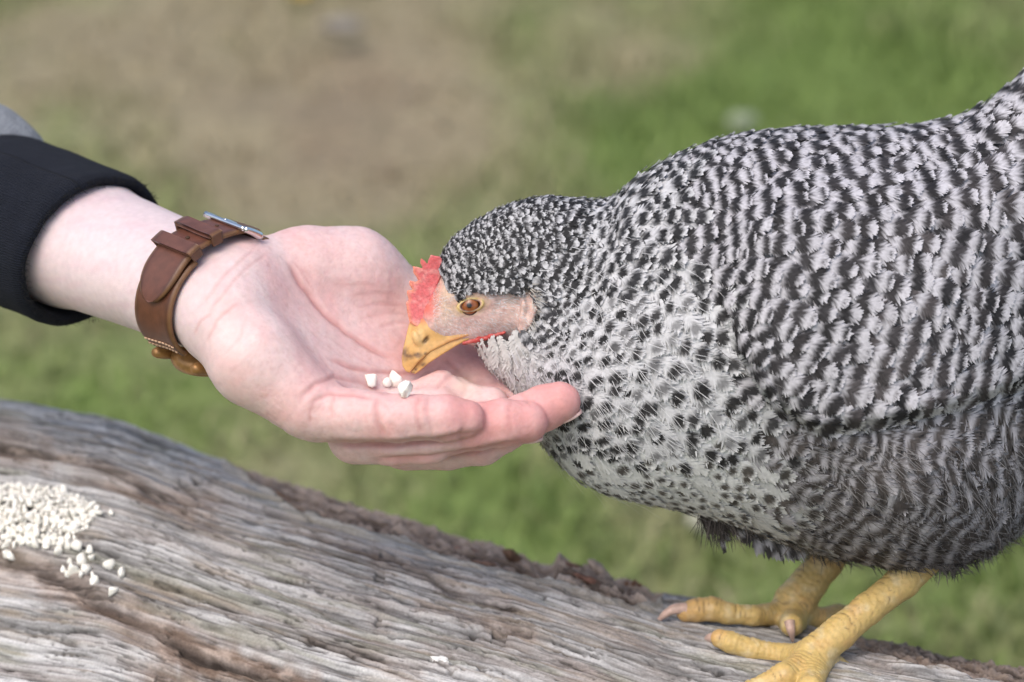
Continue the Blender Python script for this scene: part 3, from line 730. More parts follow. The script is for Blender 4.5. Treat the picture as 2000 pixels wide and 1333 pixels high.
def knit(name, rib, bscale, fuzz):
    m, nt, b = new_mat(name)
    at = N_(nt, 'ShaderNodeVertexColor', layer_name='Col'); uvn = N_(nt, 'ShaderNodeUVMap'); mp = N_(nt, 'ShaderNodeMapping')
    mp.inputs['Scale'].default_value = (rib, rib * 0.6, 1)
    nt.links.new(uvn.outputs[0], mp.inputs['Vector'])
    w = N_(nt, 'ShaderNodeTexWave', Scale=1.0, Distortion=1.2, Detail=2.0); w.bands_direction = 'X'
    nt.links.new(mp.outputs[0], w.inputs['Vector'])
    tc = N_(nt, 'ShaderNodeTexCoord'); no = N_(nt, 'ShaderNodeTexNoise', Scale=bscale, Detail=4.0); nt.links.new(tc.outputs['Object'], no.inputs['Vector'])
    ad = N_(nt, 'ShaderNodeMath', operation='ADD'); nt.links.new(w.outputs['Fac'], ad.inputs[0]); nt.links.new(no.outputs['Fac'], ad.inputs[1])
    bp = N_(nt, 'ShaderNodeBump', Strength=0.8, Distance=0.0007); nt.links.new(ad.outputs[0], bp.inputs['Height']); nt.links.new(bp.outputs[0], b.inputs['Normal'])
    mr = N_(nt, 'ShaderNodeMapRange'); mr.inputs['From Min'].default_value = 0.3; mr.inputs['From Max'].default_value = 0.7; mr.inputs['To Min'].default_value = 1 - fuzz; mr.inputs['To Max'].default_value = 1 + fuzz
    nt.links.new(no.outputs['Fac'], mr.inputs['Value'])
    sc_ = N_(nt, 'ShaderNodeVectorMath', operation='SCALE'); nt.links.new(at.outputs['Color'], sc_.inputs[0]); nt.links.new(mr.outputs[0], sc_.inputs['Scale'])
    nt.links.new(sc_.outputs[0], b.inputs['Base Color'])
    b.inputs['Roughness'].default_value = 0.95; b.inputs['Specular IOR Level'].default_value = 0.1; b.inputs['Sheen Weight'].default_value = 0.03; b.inputs['Sheen Roughness'].default_value = 0.6
    return m
M_cuff = knit('black_rib_knit', 60, 1600, 0.25); M_sleeve = knit('grey_marl_jersey', 90, 1300, 0.5)
sleeve = tube('sleeve', [(-690, 172, 134), (-710, 184, 148), (-722, 193, 156), (-740, 206, 170), (-780, 226, 190), (-840, 240, 205), (-940, 245, 212), (-1100, 252, 220), (-1500, 262, 230)], M_sleeve, person, (0.30, 0.315, 0.34), 1.3, 3)
tube('cuff', [(-705, 150, 112), (-470, 156, 118), (-425, 160, 122), (-384, 164, 125), (-366, 168, 129), (-358, 177, 138), (-362, 187, 148), (-377, 193, 154), (-415, 194, 155), (-460, 194, 156), (-600, 198, 160), (-680, 199, 161), (-726, 192, 155)], M_cuff, sleeve, (0.009, 0.011, 0.018), 1.0, 1)
ths = np.linspace(0, 2 * math.pi, 400)[:-1]
# lint fuzz along the cuff rim
fz = []; ff = []
for i in range(900):
    a = rng.uniform(0, 6.283); q = rng.uniform(-8, 10)
    p = ring(np.array(-359.0 - max(-q, 0)), np.array(a), 178 + q, 139 + q, 8, 0)
    dv = rng.normal(size=3); dv /= np.linalg.norm(dv); dv += 0.5 * AX; e = p + dv * rng.uniform(6, 12) / S; sd_ = np.cross(dv, F_ * 0 + np.array([0, 0, 1.0])); sd_ /= np.linalg.norm(sd_) + 1e-9
    fz += [p - sd_ * 0.5 / S, p + sd_ * 0.5 / S, e + sd_ * 0.2 / S, e - sd_ * 0.2 / S]; ff.append([4 * i, 4 * i + 1, 4 * i + 2, 4 * i + 3])
o = add_obj('lint', W(np.array(fz)), np.array(ff), M_cuff, sleeve, col=np.full((len(fz), 3), 0.014), uv=np.zeros((len(fz), 2)))
o['kind'] = 'stuff'

# ------------------------------------------------------------------ wrist watch
T0 = -10.0                      # strap centre along the arm
tg = np.linspace(-130, 70, 26); tg_th = np.linspace(-math.pi, math.pi, 145)
TG, TT_ = np.meshgrid(tg, tg_th, indexing='ij')
dirs = np.sin(TT_)[..., None] * WW + np.cos(TT_)[..., None] * NN
base_ = arm_axis(TG)
rlo = np.full(TG.shape, 20.0); rhi = np.full(TG.shape, 240.0)
for _ in range(16):
    mid = (rlo + rhi) / 2
    f = hand_sdf((base_ + dirs * (mid / S)[..., None]).reshape(-1, 3)).reshape(TG.shape)
    rlo = np.where(f < 0, mid, rlo); rhi = np.where(f < 0, rhi, mid)
RG = np.minimum(rlo, 160); RG[:] = RG[:14].mean(0)[None] * 0.6 + RG * 0.4
_ks = np.hanning(13); _ks /= _ks.sum()
RG = np.array([np.convolve(np.r_[r[-7:-1], r, r[1:7]], _ks, 'valid') for r in RG])
def wrap(t, th, h):
    """point on the strap ring: t px from strap centre along the arm, th degrees, h px above the skin"""
    t = np.asarray(t, float) + T0; a = np.radians(np.asarray(th, float)); t, a, h = np.broadcast_arrays(t, a, np.asarray(h, float))
    fi = np.clip((t - tg[0]) / (tg[1] - tg[0]), 0, len(tg) - 1.001); fj = ((a + math.pi) % (2 * math.pi)) / (tg_th[1] - tg_th[0]); fj = np.clip(fj, 0, len(tg_th) - 1.001)
    i = fi.astype(int); j = fj.astype(int); u = fi - i; v = fj - j
    r = RG[i, j] * (1 - u) * (1 - v) + RG[i + 1, j] * u * (1 - v) + RG[i, j + 1] * (1 - u) * v + RG[i + 1, j + 1] * u * v
    r = RG[13, j] * (1 - v) + RG[13, j + 1] * v if False else r
    return arm_axis(t) + (np.sin(a)[..., None] * WW + np.cos(a)[..., None] * NN) * ((r + h) / S)[..., None]
def slab(name, th0, th1, half, h0, h1, mat, parent, col, edge=(0.20, 0.10, 0.045), n=50, tip=None, hfun=None, taper=None):
    """a strip of leather following the wrist; half = half width (px) or function of degrees"""
    tt = np.linspace(th0, th1, n); m = 13; s = np.linspace(-1, 1, m)
    hw = np.array([half(q) for q in tt]) if callable(half) else np.full(n, float(half))
    hf = np.array([hfun(q) for q in tt]) if hfun else np.zeros(n)
    loop = np.r_[np.stack([s, np.ones(m)], 1), np.stack([s[::-1], np.zeros(m)], 1)]
    rows = []; cols = []
    for q, w, f in zip(tt, hw, hf):
        rnd = np.where(loop[:, 1] > 0.5, -2.2 * (np.abs(loop[:, 0]) > 0.95), 2.0 * (np.abs(loop[:, 0]) > 0.95))
        rows.append(wrap(loop[:, 0] * w, np.full(2 * m, q), np.where(loop[:, 1] > 0.5, h1, h0) + f + rnd))
        e = (np.abs(loop[:, 0]) > 0.9)
        dk = 1 - 0.35 * smoothstep(0.6, 0.92, np.abs(loop[:, 0]))
        cc = np.array(col)[None] * dk[:, None] * (1 + 0.2 * fbm2(loop[:, 0] * 3 + q / 9, q / 14 + 0 * loop[:, 0], 33, 3))[:, None]
        cc[e & (loop[:, 1] < 0.5)] = edge; cc[(np.abs(loop[:, 0]) > 0.99)] = edge
        cols.append(cc)
    V = np.array(rows); k = 2 * m
    cap0 = np.stack([np.arange(m - 1), np.arange(1, m), k - 2 - np.arange(m - 1), k - 1 - np.arange(m - 1)], 1)
    F = np.concatenate([grid_faces(n, k, True), cap0[:, ::-1], cap0 + (n - 1) * k])
    o = add_obj(name, W(V.reshape(-1, 3)), F, mat, parent, col=np.concatenate(cols))
    return o
watch = empty('wrist_watch', W(wrap(0, 150, 60)[None])[0])
tag(watch, 'brown leather strap watch with steel buckle worn on the wrist', 'watch')
LB = (0.115, 0.042, 0.026)
lower = slab('lower_strap', 118, 25, 50, 2, 13, M_leather, watch, (0.115, 0.042, 0.022), hfun=lambda q: 0)
far = slab('far_strap', -215, -52, 47, 2, 13, M_leather, watch, LB)
def tipw(q):
    k = np.clip((q - 40) / 30.0, 0, 1); return 45 * math.sqrt(max(1 - k ** 2.2, 0.0004)) if q > 40 else 45
upper = slab('upper_strap', -52, 70, tipw, 14, 25, M_leather, watch, LB, n=80, hfun=lambda q: 6 * max(0, 1 - abs(q - 20) / 30))
slab('strap_keeper', 27, 16, 55, 27, 37, M_leather, watch, (0.125, 0.05, 0.034), n=12, hfun=lambda q: 6)
slab('strap_keeper', 3, -8, 54, 27, 37, M_leather, watch, (0.125, 0.05, 0.034), n=12, hfun=lambda q: 5)
for sgn in (-1, 1):             # sides of the keepers wrap down to the lower strap
    for q0 in (21.5, -2.5):
        ssx = np.linspace(-5.5, 5.5, 6); hh = np.linspace(16, 39, 8); A_, B_ = np.meshgrid(ssx, hh, indexing='ij')
        a = wrap(sgn * 50 + 0 * A_, q0 + A_, B_); b = wrap(sgn * 54.5 + 0 * A_, q0 + A_, B_)
        Vv = np.concatenate([a.reshape(-1, 3), b.reshape(-1, 3)]); f = grid_faces(6, 8); n = 48
        rim = np.r_[np.arange(0, 8), np.arange(15, 48, 8), np.arange(46, 39, -1), np.arange(32, 0, -8)]
        sf = np.stack([rim, np.roll(rim, -1), np.roll(rim, -1) + n, rim + n], 1)
        add_obj('keeper_side', W(Vv), np.concatenate([f, f[:, ::-1] + n, sf]), M_leather, watch, col=np.broadcast_to(np.array((0.13, 0.06, 0.035)), (96, 3)))
def rod(name, P, r, mat, parent, k=8, flat=1.0, col=None):
    P = np.asarray(P, float); n = len(P); T = np.gradient(P, axis=0); T /= np.linalg.norm(T, axis=1, keepdims=True)
    ref = np.array([0.3, -0.6, -0.74]); A = np.cross(T, ref); A /= np.linalg.norm(A, axis=1, keepdims=True); B = np.cross(A, T)
    a = np.linspace(0, 2 * math.pi, k, endpoint=False); rr = np.broadcast_to(np.asarray(r, float), (n,)) / S
    V = P[:, None] + (A[:, None] * np.cos(a)[None, :, None] + B[:, None] * np.sin(a)[None, :, None] * flat) * rr[:, None, None]
    V = np.concatenate([V.reshape(-1, 3), P[:1], P[-1:]])
    f = grid_faces(n, k, True); j = np.arange(k)
    c0_ = np.stack([np.full(k, n * k), j, (j + 1) % k, (j + 1) % k], 1); c1_ = np.stack([np.full(k, n * k + 1), (n - 1) * k + (j + 1) % k, (n - 1) * k + j, (n - 1) * k + j], 1)
    tri = [tuple(q[:3]) for q in np.concatenate([c0_, c1_])]
    tq = np.concatenate([f[:, [0, 1, 2]], f[:, [0, 2, 3]], np.array(tri)])
    return add_obj(name, W(V), tq, mat, parent, col=None if col is None else np.broadcast_to(np.array(col, float), (len(V), 3)))
bk = empty('buckle', W(wrap(0, -40, 20)[None])[0]); bk.parent = watch; bk.location = (base_of[bk] - base_of[watch]).tolist()
tt = np.linspace(-57, 57, 20)
rod('frame', wrap(tt, -30 + 0 * tt, 30), 5, M_steel, bk); 
for s_ in (-58, 58):
    q = np.linspace(-30, -49, 12); rod('frame_side', wrap(s_ + 0 * q, q, 30 - 16 * (q + 30) / -19), np.linspace(6, 9, 12), M_steel, bk)
rod('hinge_bar', wrap(tt, -49 + 0 * tt, 15), 4, M_steel, bk)
q = np.linspace(-49, -29, 10); rod('tongue', wrap(0 * q, q, np.linspace(17, 34, 10)), 3.5, M_steel, bk)
def disc(name, t, q, h, r, mat, parent, ln=3.0):
    a = wrap(t, q, h); b = wrap(t, q, h + ln); rod(name, np.linspace(a, b, 3), r, mat, parent, 10)
for q in (-22, -11, 10, 12.5): 
    if q != 12.5: disc('strap_hole', 0, q, 23.2 if q < 5 else 28.2, 4.2, M_hole, upper, 3.2)
for row in (106, 112):
    for i in range(9):
        t = -38 + i * 9.5; p = np.linspace(wrap(t - 2.8, row, 13.0), wrap(t + 2.8, row, 13.0), 5); p = p - 0
        rod('stitch', np.array([wrap(t + u, row, 13 + 1.4 * (1 - (u / 3.4) ** 2)) for u in np.linspace(-3.3, 3.3, 5)]), 1.9, M_thread, lower, 6)
# case: turned disc under the wrist with lugs and crown
cc = arm_axis(np.array(T0 + 6.0)) + (-NN * 112 + WW * 14) / S
prof = np.array([(0, -16), (70, -16), (84, -14), (92, -6), (94, 4), (92, 14), (86, 19), (78, 22), (74, 20), (0, 20)], float)
a = np.linspace(0, 2 * math.pi, 65)[:-1]
Vc = cc + (AX * np.cos(a)[:, None])[None] * (prof[:, 0, None, None] / S) + (WW * np.sin(a)[:, None])[None] * (prof[:, 0, None, None] / S) - NN * (prof[:, 1, None, None] / S)
add_obj('case', W(Vc.reshape(-1, 3)), grid_faces(len(prof), 64, True)[:, ::-1], M_brass, watch)
for sw in (1, -1):
    for st_ in (-1, 1):
        p0 = cc + (AX * 56 * st_ + WW * 66 * sw + NN * 2) / S; p1 = cc + (AX * 58 * st_ + WW * 108 * sw + NN * 22) / S
        rod('lug', np.linspace(p0, p1, 6), [13, 14, 14, 13, 12, 8], M_brass, watch, 12)
rod('crown', np.linspace(cc + AX * 90 / S, cc + AX * 108 / S, 4), [10, 11, 11, 9], M_brass, watch, 16)

# feed grains held in the palm
for (x, y, r, lab) in [(725, 741, 13, 'leftmost of the white feed grains in the open palm'), (757, 750, 9, 'smallest cream feed grain in the palm'),
                       (773, 741, 15, 'tall white feed grain in the palm beneath the beak tip'), (789, 764, 16, 'lowest white feed grain in the palm above the finger')]:
    ds = np.linspace(-260, 260, 521); f = hand_sdf(C(np.full(521, x), np.full(521, y + r * 0.6), ds)); k = np.argmax(f < 0)
    grain(C(x, y, ds[k] - r * 0.55), r, lab, 'feed grains lying in the palm')

# ------------------------------------------------------------------ hen: body surface from head to tail
HEN = [  # top px,py ; bottom px,py ; centre depth ; half width (depth)
    ((852, 520), (915, 668), 12, 54), ((880, 470), (948, 712), 18, 74), ((935, 428), (985, 748), 26, 86), ((1000, 397), (1015, 792), 42, 104), ((1065, 384), (1040, 836), 62, 124),
    ((1130, 388), (1072, 884), 78, 150), ((1195, 384), (1112, 926), 92, 182), ((1245, 345), (1170, 962), 102, 218), ((1330, 298), (1255, 985), 112, 262), ((1420, 267), (1345, 1004), 122, 300),
    ((1510, 252), (1440, 1030), 132, 322), ((1600, 249), (1535, 1066), 140, 332), ((1700, 246), (1650, 1096), 148, 330), ((1800, 240), (1790, 1116), 156, 318), ((1890, 220), (1900, 1096), 164, 292),
    ((1960, 172), (1985, 1046), 172, 256), ((2040, 100), (2070, 960), 180, 206), ((2130, 10), (2150, 830), 188, 150), ((2230, -90), (2230, 650), 196, 96), ((2330, -190), (2320, 430), 204, 52), ((2420, -280), (2410, 180), 210, 22), ((2480, -330), (2470, -60), 214, 6)]
NS, NT = 261, 256
_H = np.array([[a[0], a[1], b[0], b[1], d, w] for a, b, d, w in HEN], float)
HS = catmull(_H, NS)
hth = np.linspace(0, 2 * math.pi, NT + 1)               # 0 = back line, pi/2 = side towards the viewer, pi = belly
hcen = np.stack([(HS[:, 0] + HS[:, 2]) / 2, (HS[:, 1] + HS[:, 3]) / 2], 1); hup = np.stack([(HS[:, 0] - HS[:, 2]) / 2, (HS[:, 1] - HS[:, 3]) / 2], 1)
ct, stt = np.cos(hth), np.sin(hth)
spow = np.sign(stt) * np.abs(stt) ** 0.9
BX = hcen[:, 0:1] + hup[:, 0:1] * ct; BY = hcen[:, 1:2] + hup[:, 1:2] * ct; BD = HS[:, 4:5] - HS[:, 5:6] * spow
# bulges: wing shield, thigh, breast (both flanks)
def wing_mask(x, y):
    low = np.interp(x, [1380, 1450, 1520, 1600, 1700, 1850, 2000, 2100], [520, 690, 800, 838, 826, 796, 745, 690])
    top = np.interp(x, [1380, 1450, 1600, 1800, 2000, 2150], [480, 380, 330, 330, 300, 240])
    return smoothstep(low + 10, low - 14, y) * smoothstep(top - 40, top + 90, y) * smoothstep(1375, 1500, x) * smoothstep(2190, 2080, x)
wing = wing_mask(BX, BY)
thigh = np.exp(-((BX - 1790) / 150) ** 2 - ((BY - 985) / 150) ** 2)
bulge = 46 * wing + 62 * thigh
BD = BD - np.sign(stt) * bulge * np.abs(stt) ** 0.4
BX = BX - 0; HB = C(BX, BY, BD)                         # (NS, NT+1, 3) camera frame
dS = np.gradient(HB, axis=0); dT = np.gradient(HB, axis=1)
dT[:, 0] = dT[:, -1] = (HB[:, 1] - HB[:, -2]) / 2
HN = np.cross(dT, dS); HN /= np.linalg.norm(HN, axis=2, keepdims=True) + 1e-12
cen3 = HB[:, :-1].mean(1, keepdims=True)
if ((HB - cen3) * HN).sum() < 0: HN = -HN
def surf(i, j):
    """position, normal and the two tangents (per index) at fractional indices"""
    i = np.clip(i, 0, NS - 1.001); j = np.mod(j, NT); i0 = i.astype(int); j0 = j.astype(int); u = (i - i0)[..., None]; v = (j - j0)[..., None]
    def s(A): return A[i0, j0] * (1 - u) * (1 - v) + A[i0 + 1, j0] * u * (1 - v) + A[i0, j0 + 1] * (1 - u) * v + A[i0 + 1, j0 + 1] * u * v
    return s(HB), s(HN), s(dS), s(dT)

hen = empty('hen', W(C(1600, 1230, 150)[None])[0])
tag(hen, 'black and white barred hen on the log pecking at the palm', 'hen')
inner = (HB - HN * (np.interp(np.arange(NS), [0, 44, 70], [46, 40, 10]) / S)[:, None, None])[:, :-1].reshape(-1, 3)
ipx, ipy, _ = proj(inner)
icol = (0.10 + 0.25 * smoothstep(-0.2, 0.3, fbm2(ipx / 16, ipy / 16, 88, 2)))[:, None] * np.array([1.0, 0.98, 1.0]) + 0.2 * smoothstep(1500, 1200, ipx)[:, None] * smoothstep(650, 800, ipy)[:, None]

# ---- head: skin, eye socket
def frame2(ang):   # axes rotated in the picture plane
    c_, s_ = math.cos(ang), math.sin(ang); return [[c_, s_, 0], [-s_, c_, 0], [0, 0, 1]]
EYE = (919, 597)
def head_sdf(P):
    f = ellipsoid(P, (962, 572, 26), frame2(-0.25), (108, 84, 66))
    f = smin(f, rcone(P, (925, 612, 12, 50), (862, 632, 4, 28)), 40)
    f = smin(f, rcone(P, (905, 560, 8, 44), (858, 612, 4, 24)), 40)
    f = smin(f, rcone(P, (960, 630, 14, 36), (1000, 625, 20, 44)), 30)
    f = smin(f, ellipsoid(P, (1012, 592, 22), frame2(-0.3), (62, 66, 66)), 30)
    f = smin(f, rcone(P, (880, 648, 2, 20), (930, 652, 2, 20)), 18)               # cheek above the gape
    f = smin(f, chain(P, [(885, 585, -20, 12), (905, 572, -34, 12), (935, 570, -40, 11), (955, 585, -38, 9)], 8), 18)      # brow
    f = smax(f, -ellipsoid(P, (EYE[0], EYE[1], -44), frame2(-0.16), (21, 10.2, 22)), 4)
    a = np.linspace(0, 2 * math.pi, 15); 
    q = (P - C(EYE[0], EYE[1], -40)) * S; c_, s_ = math.cos(-0.16), math.sin(-0.16)
    x = q[:, 0] * c_ + q[:, 1] * s_; y = -q[:, 0] * s_ + q[:, 1] * c_; k = np.sqrt((x / 22.5) ** 2 + (y / 11.2) ** 2) + 1e-6
    rg = np.sqrt(((k - 1) * 20) ** 2 + (q[:, 2] + 8 + 0.006 * x * x) ** 2) - 3.2
    f = smin(f, rg / S, 4)                                                          # lid rim
    f = smin(f, ellipsoid(P, (1030, 606, -36), frame2(0.25), (19, 44, 16)), 8)
    # ear lobe folds
    f = smin(f, chain(P, [(1036, 556, -48, 5), (1046, 580, -52, 5.5), (1043, 606, -55, 6), (1032, 630, -53, 7.5), (1022, 645, -46, 8)], 5), 10)
    f = smin(f, chain(P, [(1017, 572, -50, 4.5), (1023, 598, -56, 4.5), (1019, 625, -54, 5), (1020, 645, -46, 6)], 5), 8)
    return f
lo, hi = bounds([(800, 470, -90), (1090, 700, 110)], 20)
V, Fq, Nm = isosurface(head_sdf, lo, hi, 0.00062)
px, py, dd = proj(V)
c = np.broadcast_to(np.array([0.62, 0.44, 0.395]), (len(V), 3)).copy()
c = lerpc(c, np.array([0.62, 0.46, 0.42]), 0.6 * np.exp(-((px - 885) / 26) ** 2 - ((py - 625) / 24) ** 2))
c = lerpc(c, np.array([0.56, 0.43, 0.28]), 0.7 * np.exp(-((px - 868) / 24) ** 2 - ((py - 585) / 45) ** 2))
c = lerpc(c, np.array([0.62, 0.12, 0.09]), 0.9 * smoothstep(870, 838, px) * smoothstep(640, 600, py))
ek = np.hypot((px - EYE[0]) / 24, (py - EYE[1] + (px - EYE[0]) * 0.16) / 13.8)
c = lerpc(c, np.array([0.60, 0.47, 0.15]), 0.9 * np.exp(-((ek - 1.02) / 0.16) ** 2)); c = lerpc(c, np.array([0.5, 0.36, 0.22]), 0.5 * np.exp(-((ek - 1.4) / 0.25) ** 2))
c = lerpc(c, np.array([0.08, 0.04, 0.03]), 0.85 * smoothstep(0.92, 0.8, ek))
ear = np.exp(-((px - 1028) / 22) ** 2 - ((py - 605) / 50) ** 2); c = lerpc(c, np.array([0.64, 0.44, 0.37]), ear * 0.9)
c = lerpc(c, np.array([0.46, 0.28, 0.25]), 0.45 * smoothstep(0.1, 0.6, fbm2(px / 12, py / 16, 15, 3)))
c = lerpc(c, np.array([0.10, 0.09, 0.09]), smoothstep(560, 520, py - (px - 900) * -0.1) * smoothstep(850, 880, px))
V = V + Nm * (0.9 * fbm2(px / 9, py / 9, 16, 3) * (ek > 1.3) / S)[:, None]
nI = len(inner); Fi = grid_faces(NS, NT, True)[:, ::-1]
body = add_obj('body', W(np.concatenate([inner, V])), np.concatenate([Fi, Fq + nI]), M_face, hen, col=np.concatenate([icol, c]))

# eye
m, nt, b = new_mat('hen_eye')
tc = N_(nt, 'ShaderNodeTexCoord'); ln_ = N_(nt, 'ShaderNodeVectorMath', operation='LENGTH')
mp = N_(nt, 'ShaderNodeVectorMath', operation='MULTIPLY'); mp.inputs[1].default_value = (1, 1, 0)
nt.links.new(tc.outputs['Object'], mp.inputs[0]); nt.links.new(mp.outputs[0], ln_.inputs[0])
rp = N_(nt, 'ShaderNodeValToRGB'); els = rp.color_ramp.elements
els[0].position = 0.0; els[0].color = (0.004, 0.003, 0.003, 1); els[1].position = 0.20; els[1].color = (0.006, 0.004, 0.003, 1)
for p_, c_ in ((0.25, (0.16, 0.045, 0.015, 1)), (0.5, (0.30, 0.10, 0.03, 1)), (0.72, (0.24, 0.075, 0.02, 1)), (0.80, (0.03, 0.015, 0.01, 1))):
    e = els.new(p_); e.color = c_
nt.links.new(ln_.outputs['Value'], rp.inputs[0]); nt.links.new(rp.outputs[0], b.inputs['Base Color'])
b.inputs['Roughness'].default_value = 0.12; b.inputs['Coat Weight'].default_value = 0.3
import bmesh
bm = bmesh.new(); bmesh.ops.create_uvsphere(bm, u_segments=32, v_segments=24, radius=1.0)
em = bpy.data.meshes.new('eye'); bm.to_mesh(em); bm.free(); em.materials.append(m)
for p in em.polygons: p.use_smooth = True
for ey, nmv in (((EYE[0], EYE[1], -32.0), np.array([-0.10, 0.02, -1.0])), ((EYE[0], EYE[1] - 2, 46.0), np.array([-0.1, 0.0, 1.0]))):
    eo = bpy.data.objects.new('eye', em); scene.collection.objects.link(eo); eo.parent = hen
    eo.location = (W(CP(ey)[None])[0] - base_of[hen]).tolist(); eo.scale = (22 / S,) * 3
    wd = nmv[0] * R_ - nmv[1] * U_ + nmv[2] * F_
    eo.rotation_euler = Vector(wd.tolist()).to_track_quat('Z', 'Y').to_euler()

# comb
cz = np.array([(410, 490), (398, 474), (372, 470), (340, 462), (326, 490), (318, 528), (300, 505), (275, 484), (270, 510), (292, 556), (262, 545), (222, 534), (226, 575), (262, 630), (240, 640), (200, 628), (198, 648), (222, 690), (186, 694), (184, 715), (196, 752),
               (179, 770), (184, 815), (192, 850), (200, 900), (250, 930), (310, 930), (360, 900), (372, 820), (365, 720), (385, 640), (420, 560)], float) * 0.3 + np.array([740, 360])
def poly_sd(x, y, P):
    n = len(P); d = np.full(x.shape, 1e9); ins = np.zeros(x.shape, bool)
    for i in range(n):
        a, b2 = P[i], P[(i + 1) % n]; e = b2 - a; wx, wy = x - a[0], y - a[1]
        t = np.clip((wx * e[0] + wy * e[1]) / (e @ e), 0, 1); d = np.minimum(d, (wx - t * e[0]) ** 2 + (wy - t * e[1]) ** 2)
        cr_ = (a[1] > y) != (b2[1] > y)
        ins ^= cr_ & (x < (b2[0] - a[0]) * (y - a[1]) / np.where(b2[1] == a[1], 1e-9, b2[1] - a[1]) + a[0])
    return np.where(ins, -1, 1) * np.sqrt(d)
def comb_sdf(P):
    x, y, d = proj(P); s2 = poly_sd(x, y, cz) + 1.2
    th_ = 6 + 14 * smoothstep(795, 870, x) ; bend = 10 + 8 * np.sin((y - 500) / 40)
    dz = np.abs(d - bend + 6) - th_
    return (np.minimum(np.maximum(s2, dz), 0) + np.hypot(np.maximum(s2, 0), np.maximum(dz, 0)) - 1.8) / S
lo, hi = bounds([(780, 485, -40), (880, 660, 60)], 16)
V, Fq, Nm = isosurface(comb_sdf, lo, hi, 0.0005, 1)
px, py, dd = proj(V)
sd2 = poly_sd(px, py, cz)
c = lerpc(np.broadcast_to(np.array([0.56, 0.12, 0.125]), (len(V), 3)), np.array([0.64, 0.24, 0.15]), smoothstep(-9, 0, sd2) * smoothstep(835, 805, px) * 0.9 + smoothstep(620, 645, py))
c = lerpc(c, np.array([0.66, 0.32, 0.29]), 0.5 * smoothstep(-0.1, 0.6, fbm2(px / 10, py / 10, 17, 2)))
V = V + Nm * (0.8 * fbm2(px / 6, py / 6, 18, 3) / S)[:, None]
add_obj('comb', W(V), Fq, M_comb, hen, col=c)
# beak
UB = np.array([(803, 618), (797, 640), (792, 662), (787, 682), (784.5, 700), (786, 715), (792, 725), (799, 729), (806, 722), (816, 709), (840, 688), (880, 668), (926, 653), (930, 648), (900, 648), (872, 646), (850, 625)], float)
LBK = np.array([(802, 729), (811, 731), (822, 723), (836, 711), (862, 694), (896, 673), (930, 657), (930, 650), (880, 664), (840, 684), (816, 705)], float)
CUL = [(812, 600), (797, 640), (787, 682), (784.5, 700), (786, 715), (795, 729)]
def wedge(P, poly, T, rnd):
    x, y, d = proj(P); s2 = poly_sd(x, y, poly) + rnd; q, _t = polydist(x, y, CUL)
    th_ = T(x, y, q); dz = np.abs(d - 6) - np.maximum(th_ - rnd, 0.5)
    return (np.minimum(np.maximum(s2, dz), 0) + np.hypot(np.maximum(s2, 0), np.maximum(dz, 0)) - rnd) / S
def upper_sdf(P):
    f = wedge(P, UB, lambda x, y, q: 3.5 + 17.5 * smoothstep(0, 34, q) + 0.12 * np.maximum(x - 835, 0), 4.0)
    f = smin(f, chain(P, [(850, 640, 6, 25), (826, 648, 6, 17)], 8), 14)
    f = smin(f, ellipsoid(P, (815, 662, -11), frame2(1.15), (17, 10, 8)), 4)         # flap over the nostril
    return smax(f, -ellipsoid(P, (831, 664, -24), frame2(-0.95), (11, 4.4, 14)), 3)
def lower_sdf(P):
    return wedge(P, LBK, lambda x, y, q: 2.0 + 15.0 * smoothstep(0, 60, q) + 0.10 * np.maximum(x - 835, 0), 2.6)
lo, hi = bounds([(780, 600, -60), (950, 740, 70)], 14)
def beak_col(px, py, low):
    c = np.broadcast_to(np.array([0.60, 0.36, 0.125]), px.shape + (3,)).copy()
    c = lerpc(c, np.array([0.62, 0.44, 0.20]), 0.7 * np.exp(-((px - 815) / 16) ** 2 - ((py - 662) / 16) ** 2))
    sp = 0
    for x, y, rx, ry in ([(792, 692, 9, 13), (815, 694, 12, 5.5), (801, 697, 9, 6), (831, 691, 4, 3)] if not low else [(826, 712, 6, 4), (812, 722, 3, 3), (806, 728, 4, 2.5)]):
        sp = np.maximum(sp, np.exp(-(((px - x) / rx) ** 2 + ((py - y) / ry) ** 2) ** 1.5))
    c = lerpc(c, np.array([0.10, 0.055, 0.04]), sp * (0.75 + 0.5 * fbm2(px / 5, py / 5, 19, 2)))
    c = lerpc(c, np.array([0.60, 0.15, 0.09]), smoothstep(640, 618, py))
    return lerpc(c, np.array([0.60, 0.24, 0.12]), 0.45 * np.exp(-((py - np.interp(px, [839, 926], [681, 648])) / 4) ** 2) * smoothstep(835, 900, px))
V, Fq, Nm = isosurface(upper_sdf, lo, hi, 0.00045); px, py, dd = proj(V)
cu = beak_col(px, py, False); cu = lerpc(cu, np.array([0.12, 0.07, 0.03]), np.exp(-(((px - 832) * 0.62 + (py - 665) * -0.78) / 9) ** 4 - (((px - 832) * 0.78 + (py - 665) * 0.62) / 4.2) ** 4) * 0.9)
add_obj('upper_beak', W(V), Fq, M_beak, hen, col=cu)
V, Fq, Nm = isosurface(lower_sdf, lo, hi, 0.00045); px, py, dd = proj(V)
add_obj('lower_beak', W(V), Fq, M_beak, hen, col=beak_col(px, py, True))
def wat_sdf(P):
    f = chain(P, [(906, 670, -20, 3), (935, 664, -24, 4.5), (960, 658, -28, 4.5), (985, 650, -30, 3)], 6)
    return smin(f, chain(P, [(906, 671, 34, 4), (935, 664, 40, 6), (960, 658, 42, 6), (985, 650, 44, 4)], 6), 4)
lo, hi = bounds([(890, 640, -45), (1000, 680, 60)], 10)
V, Fq, Nm = isosurface(wat_sdf, lo, hi, 0.0005); px, py, dd = proj(V)
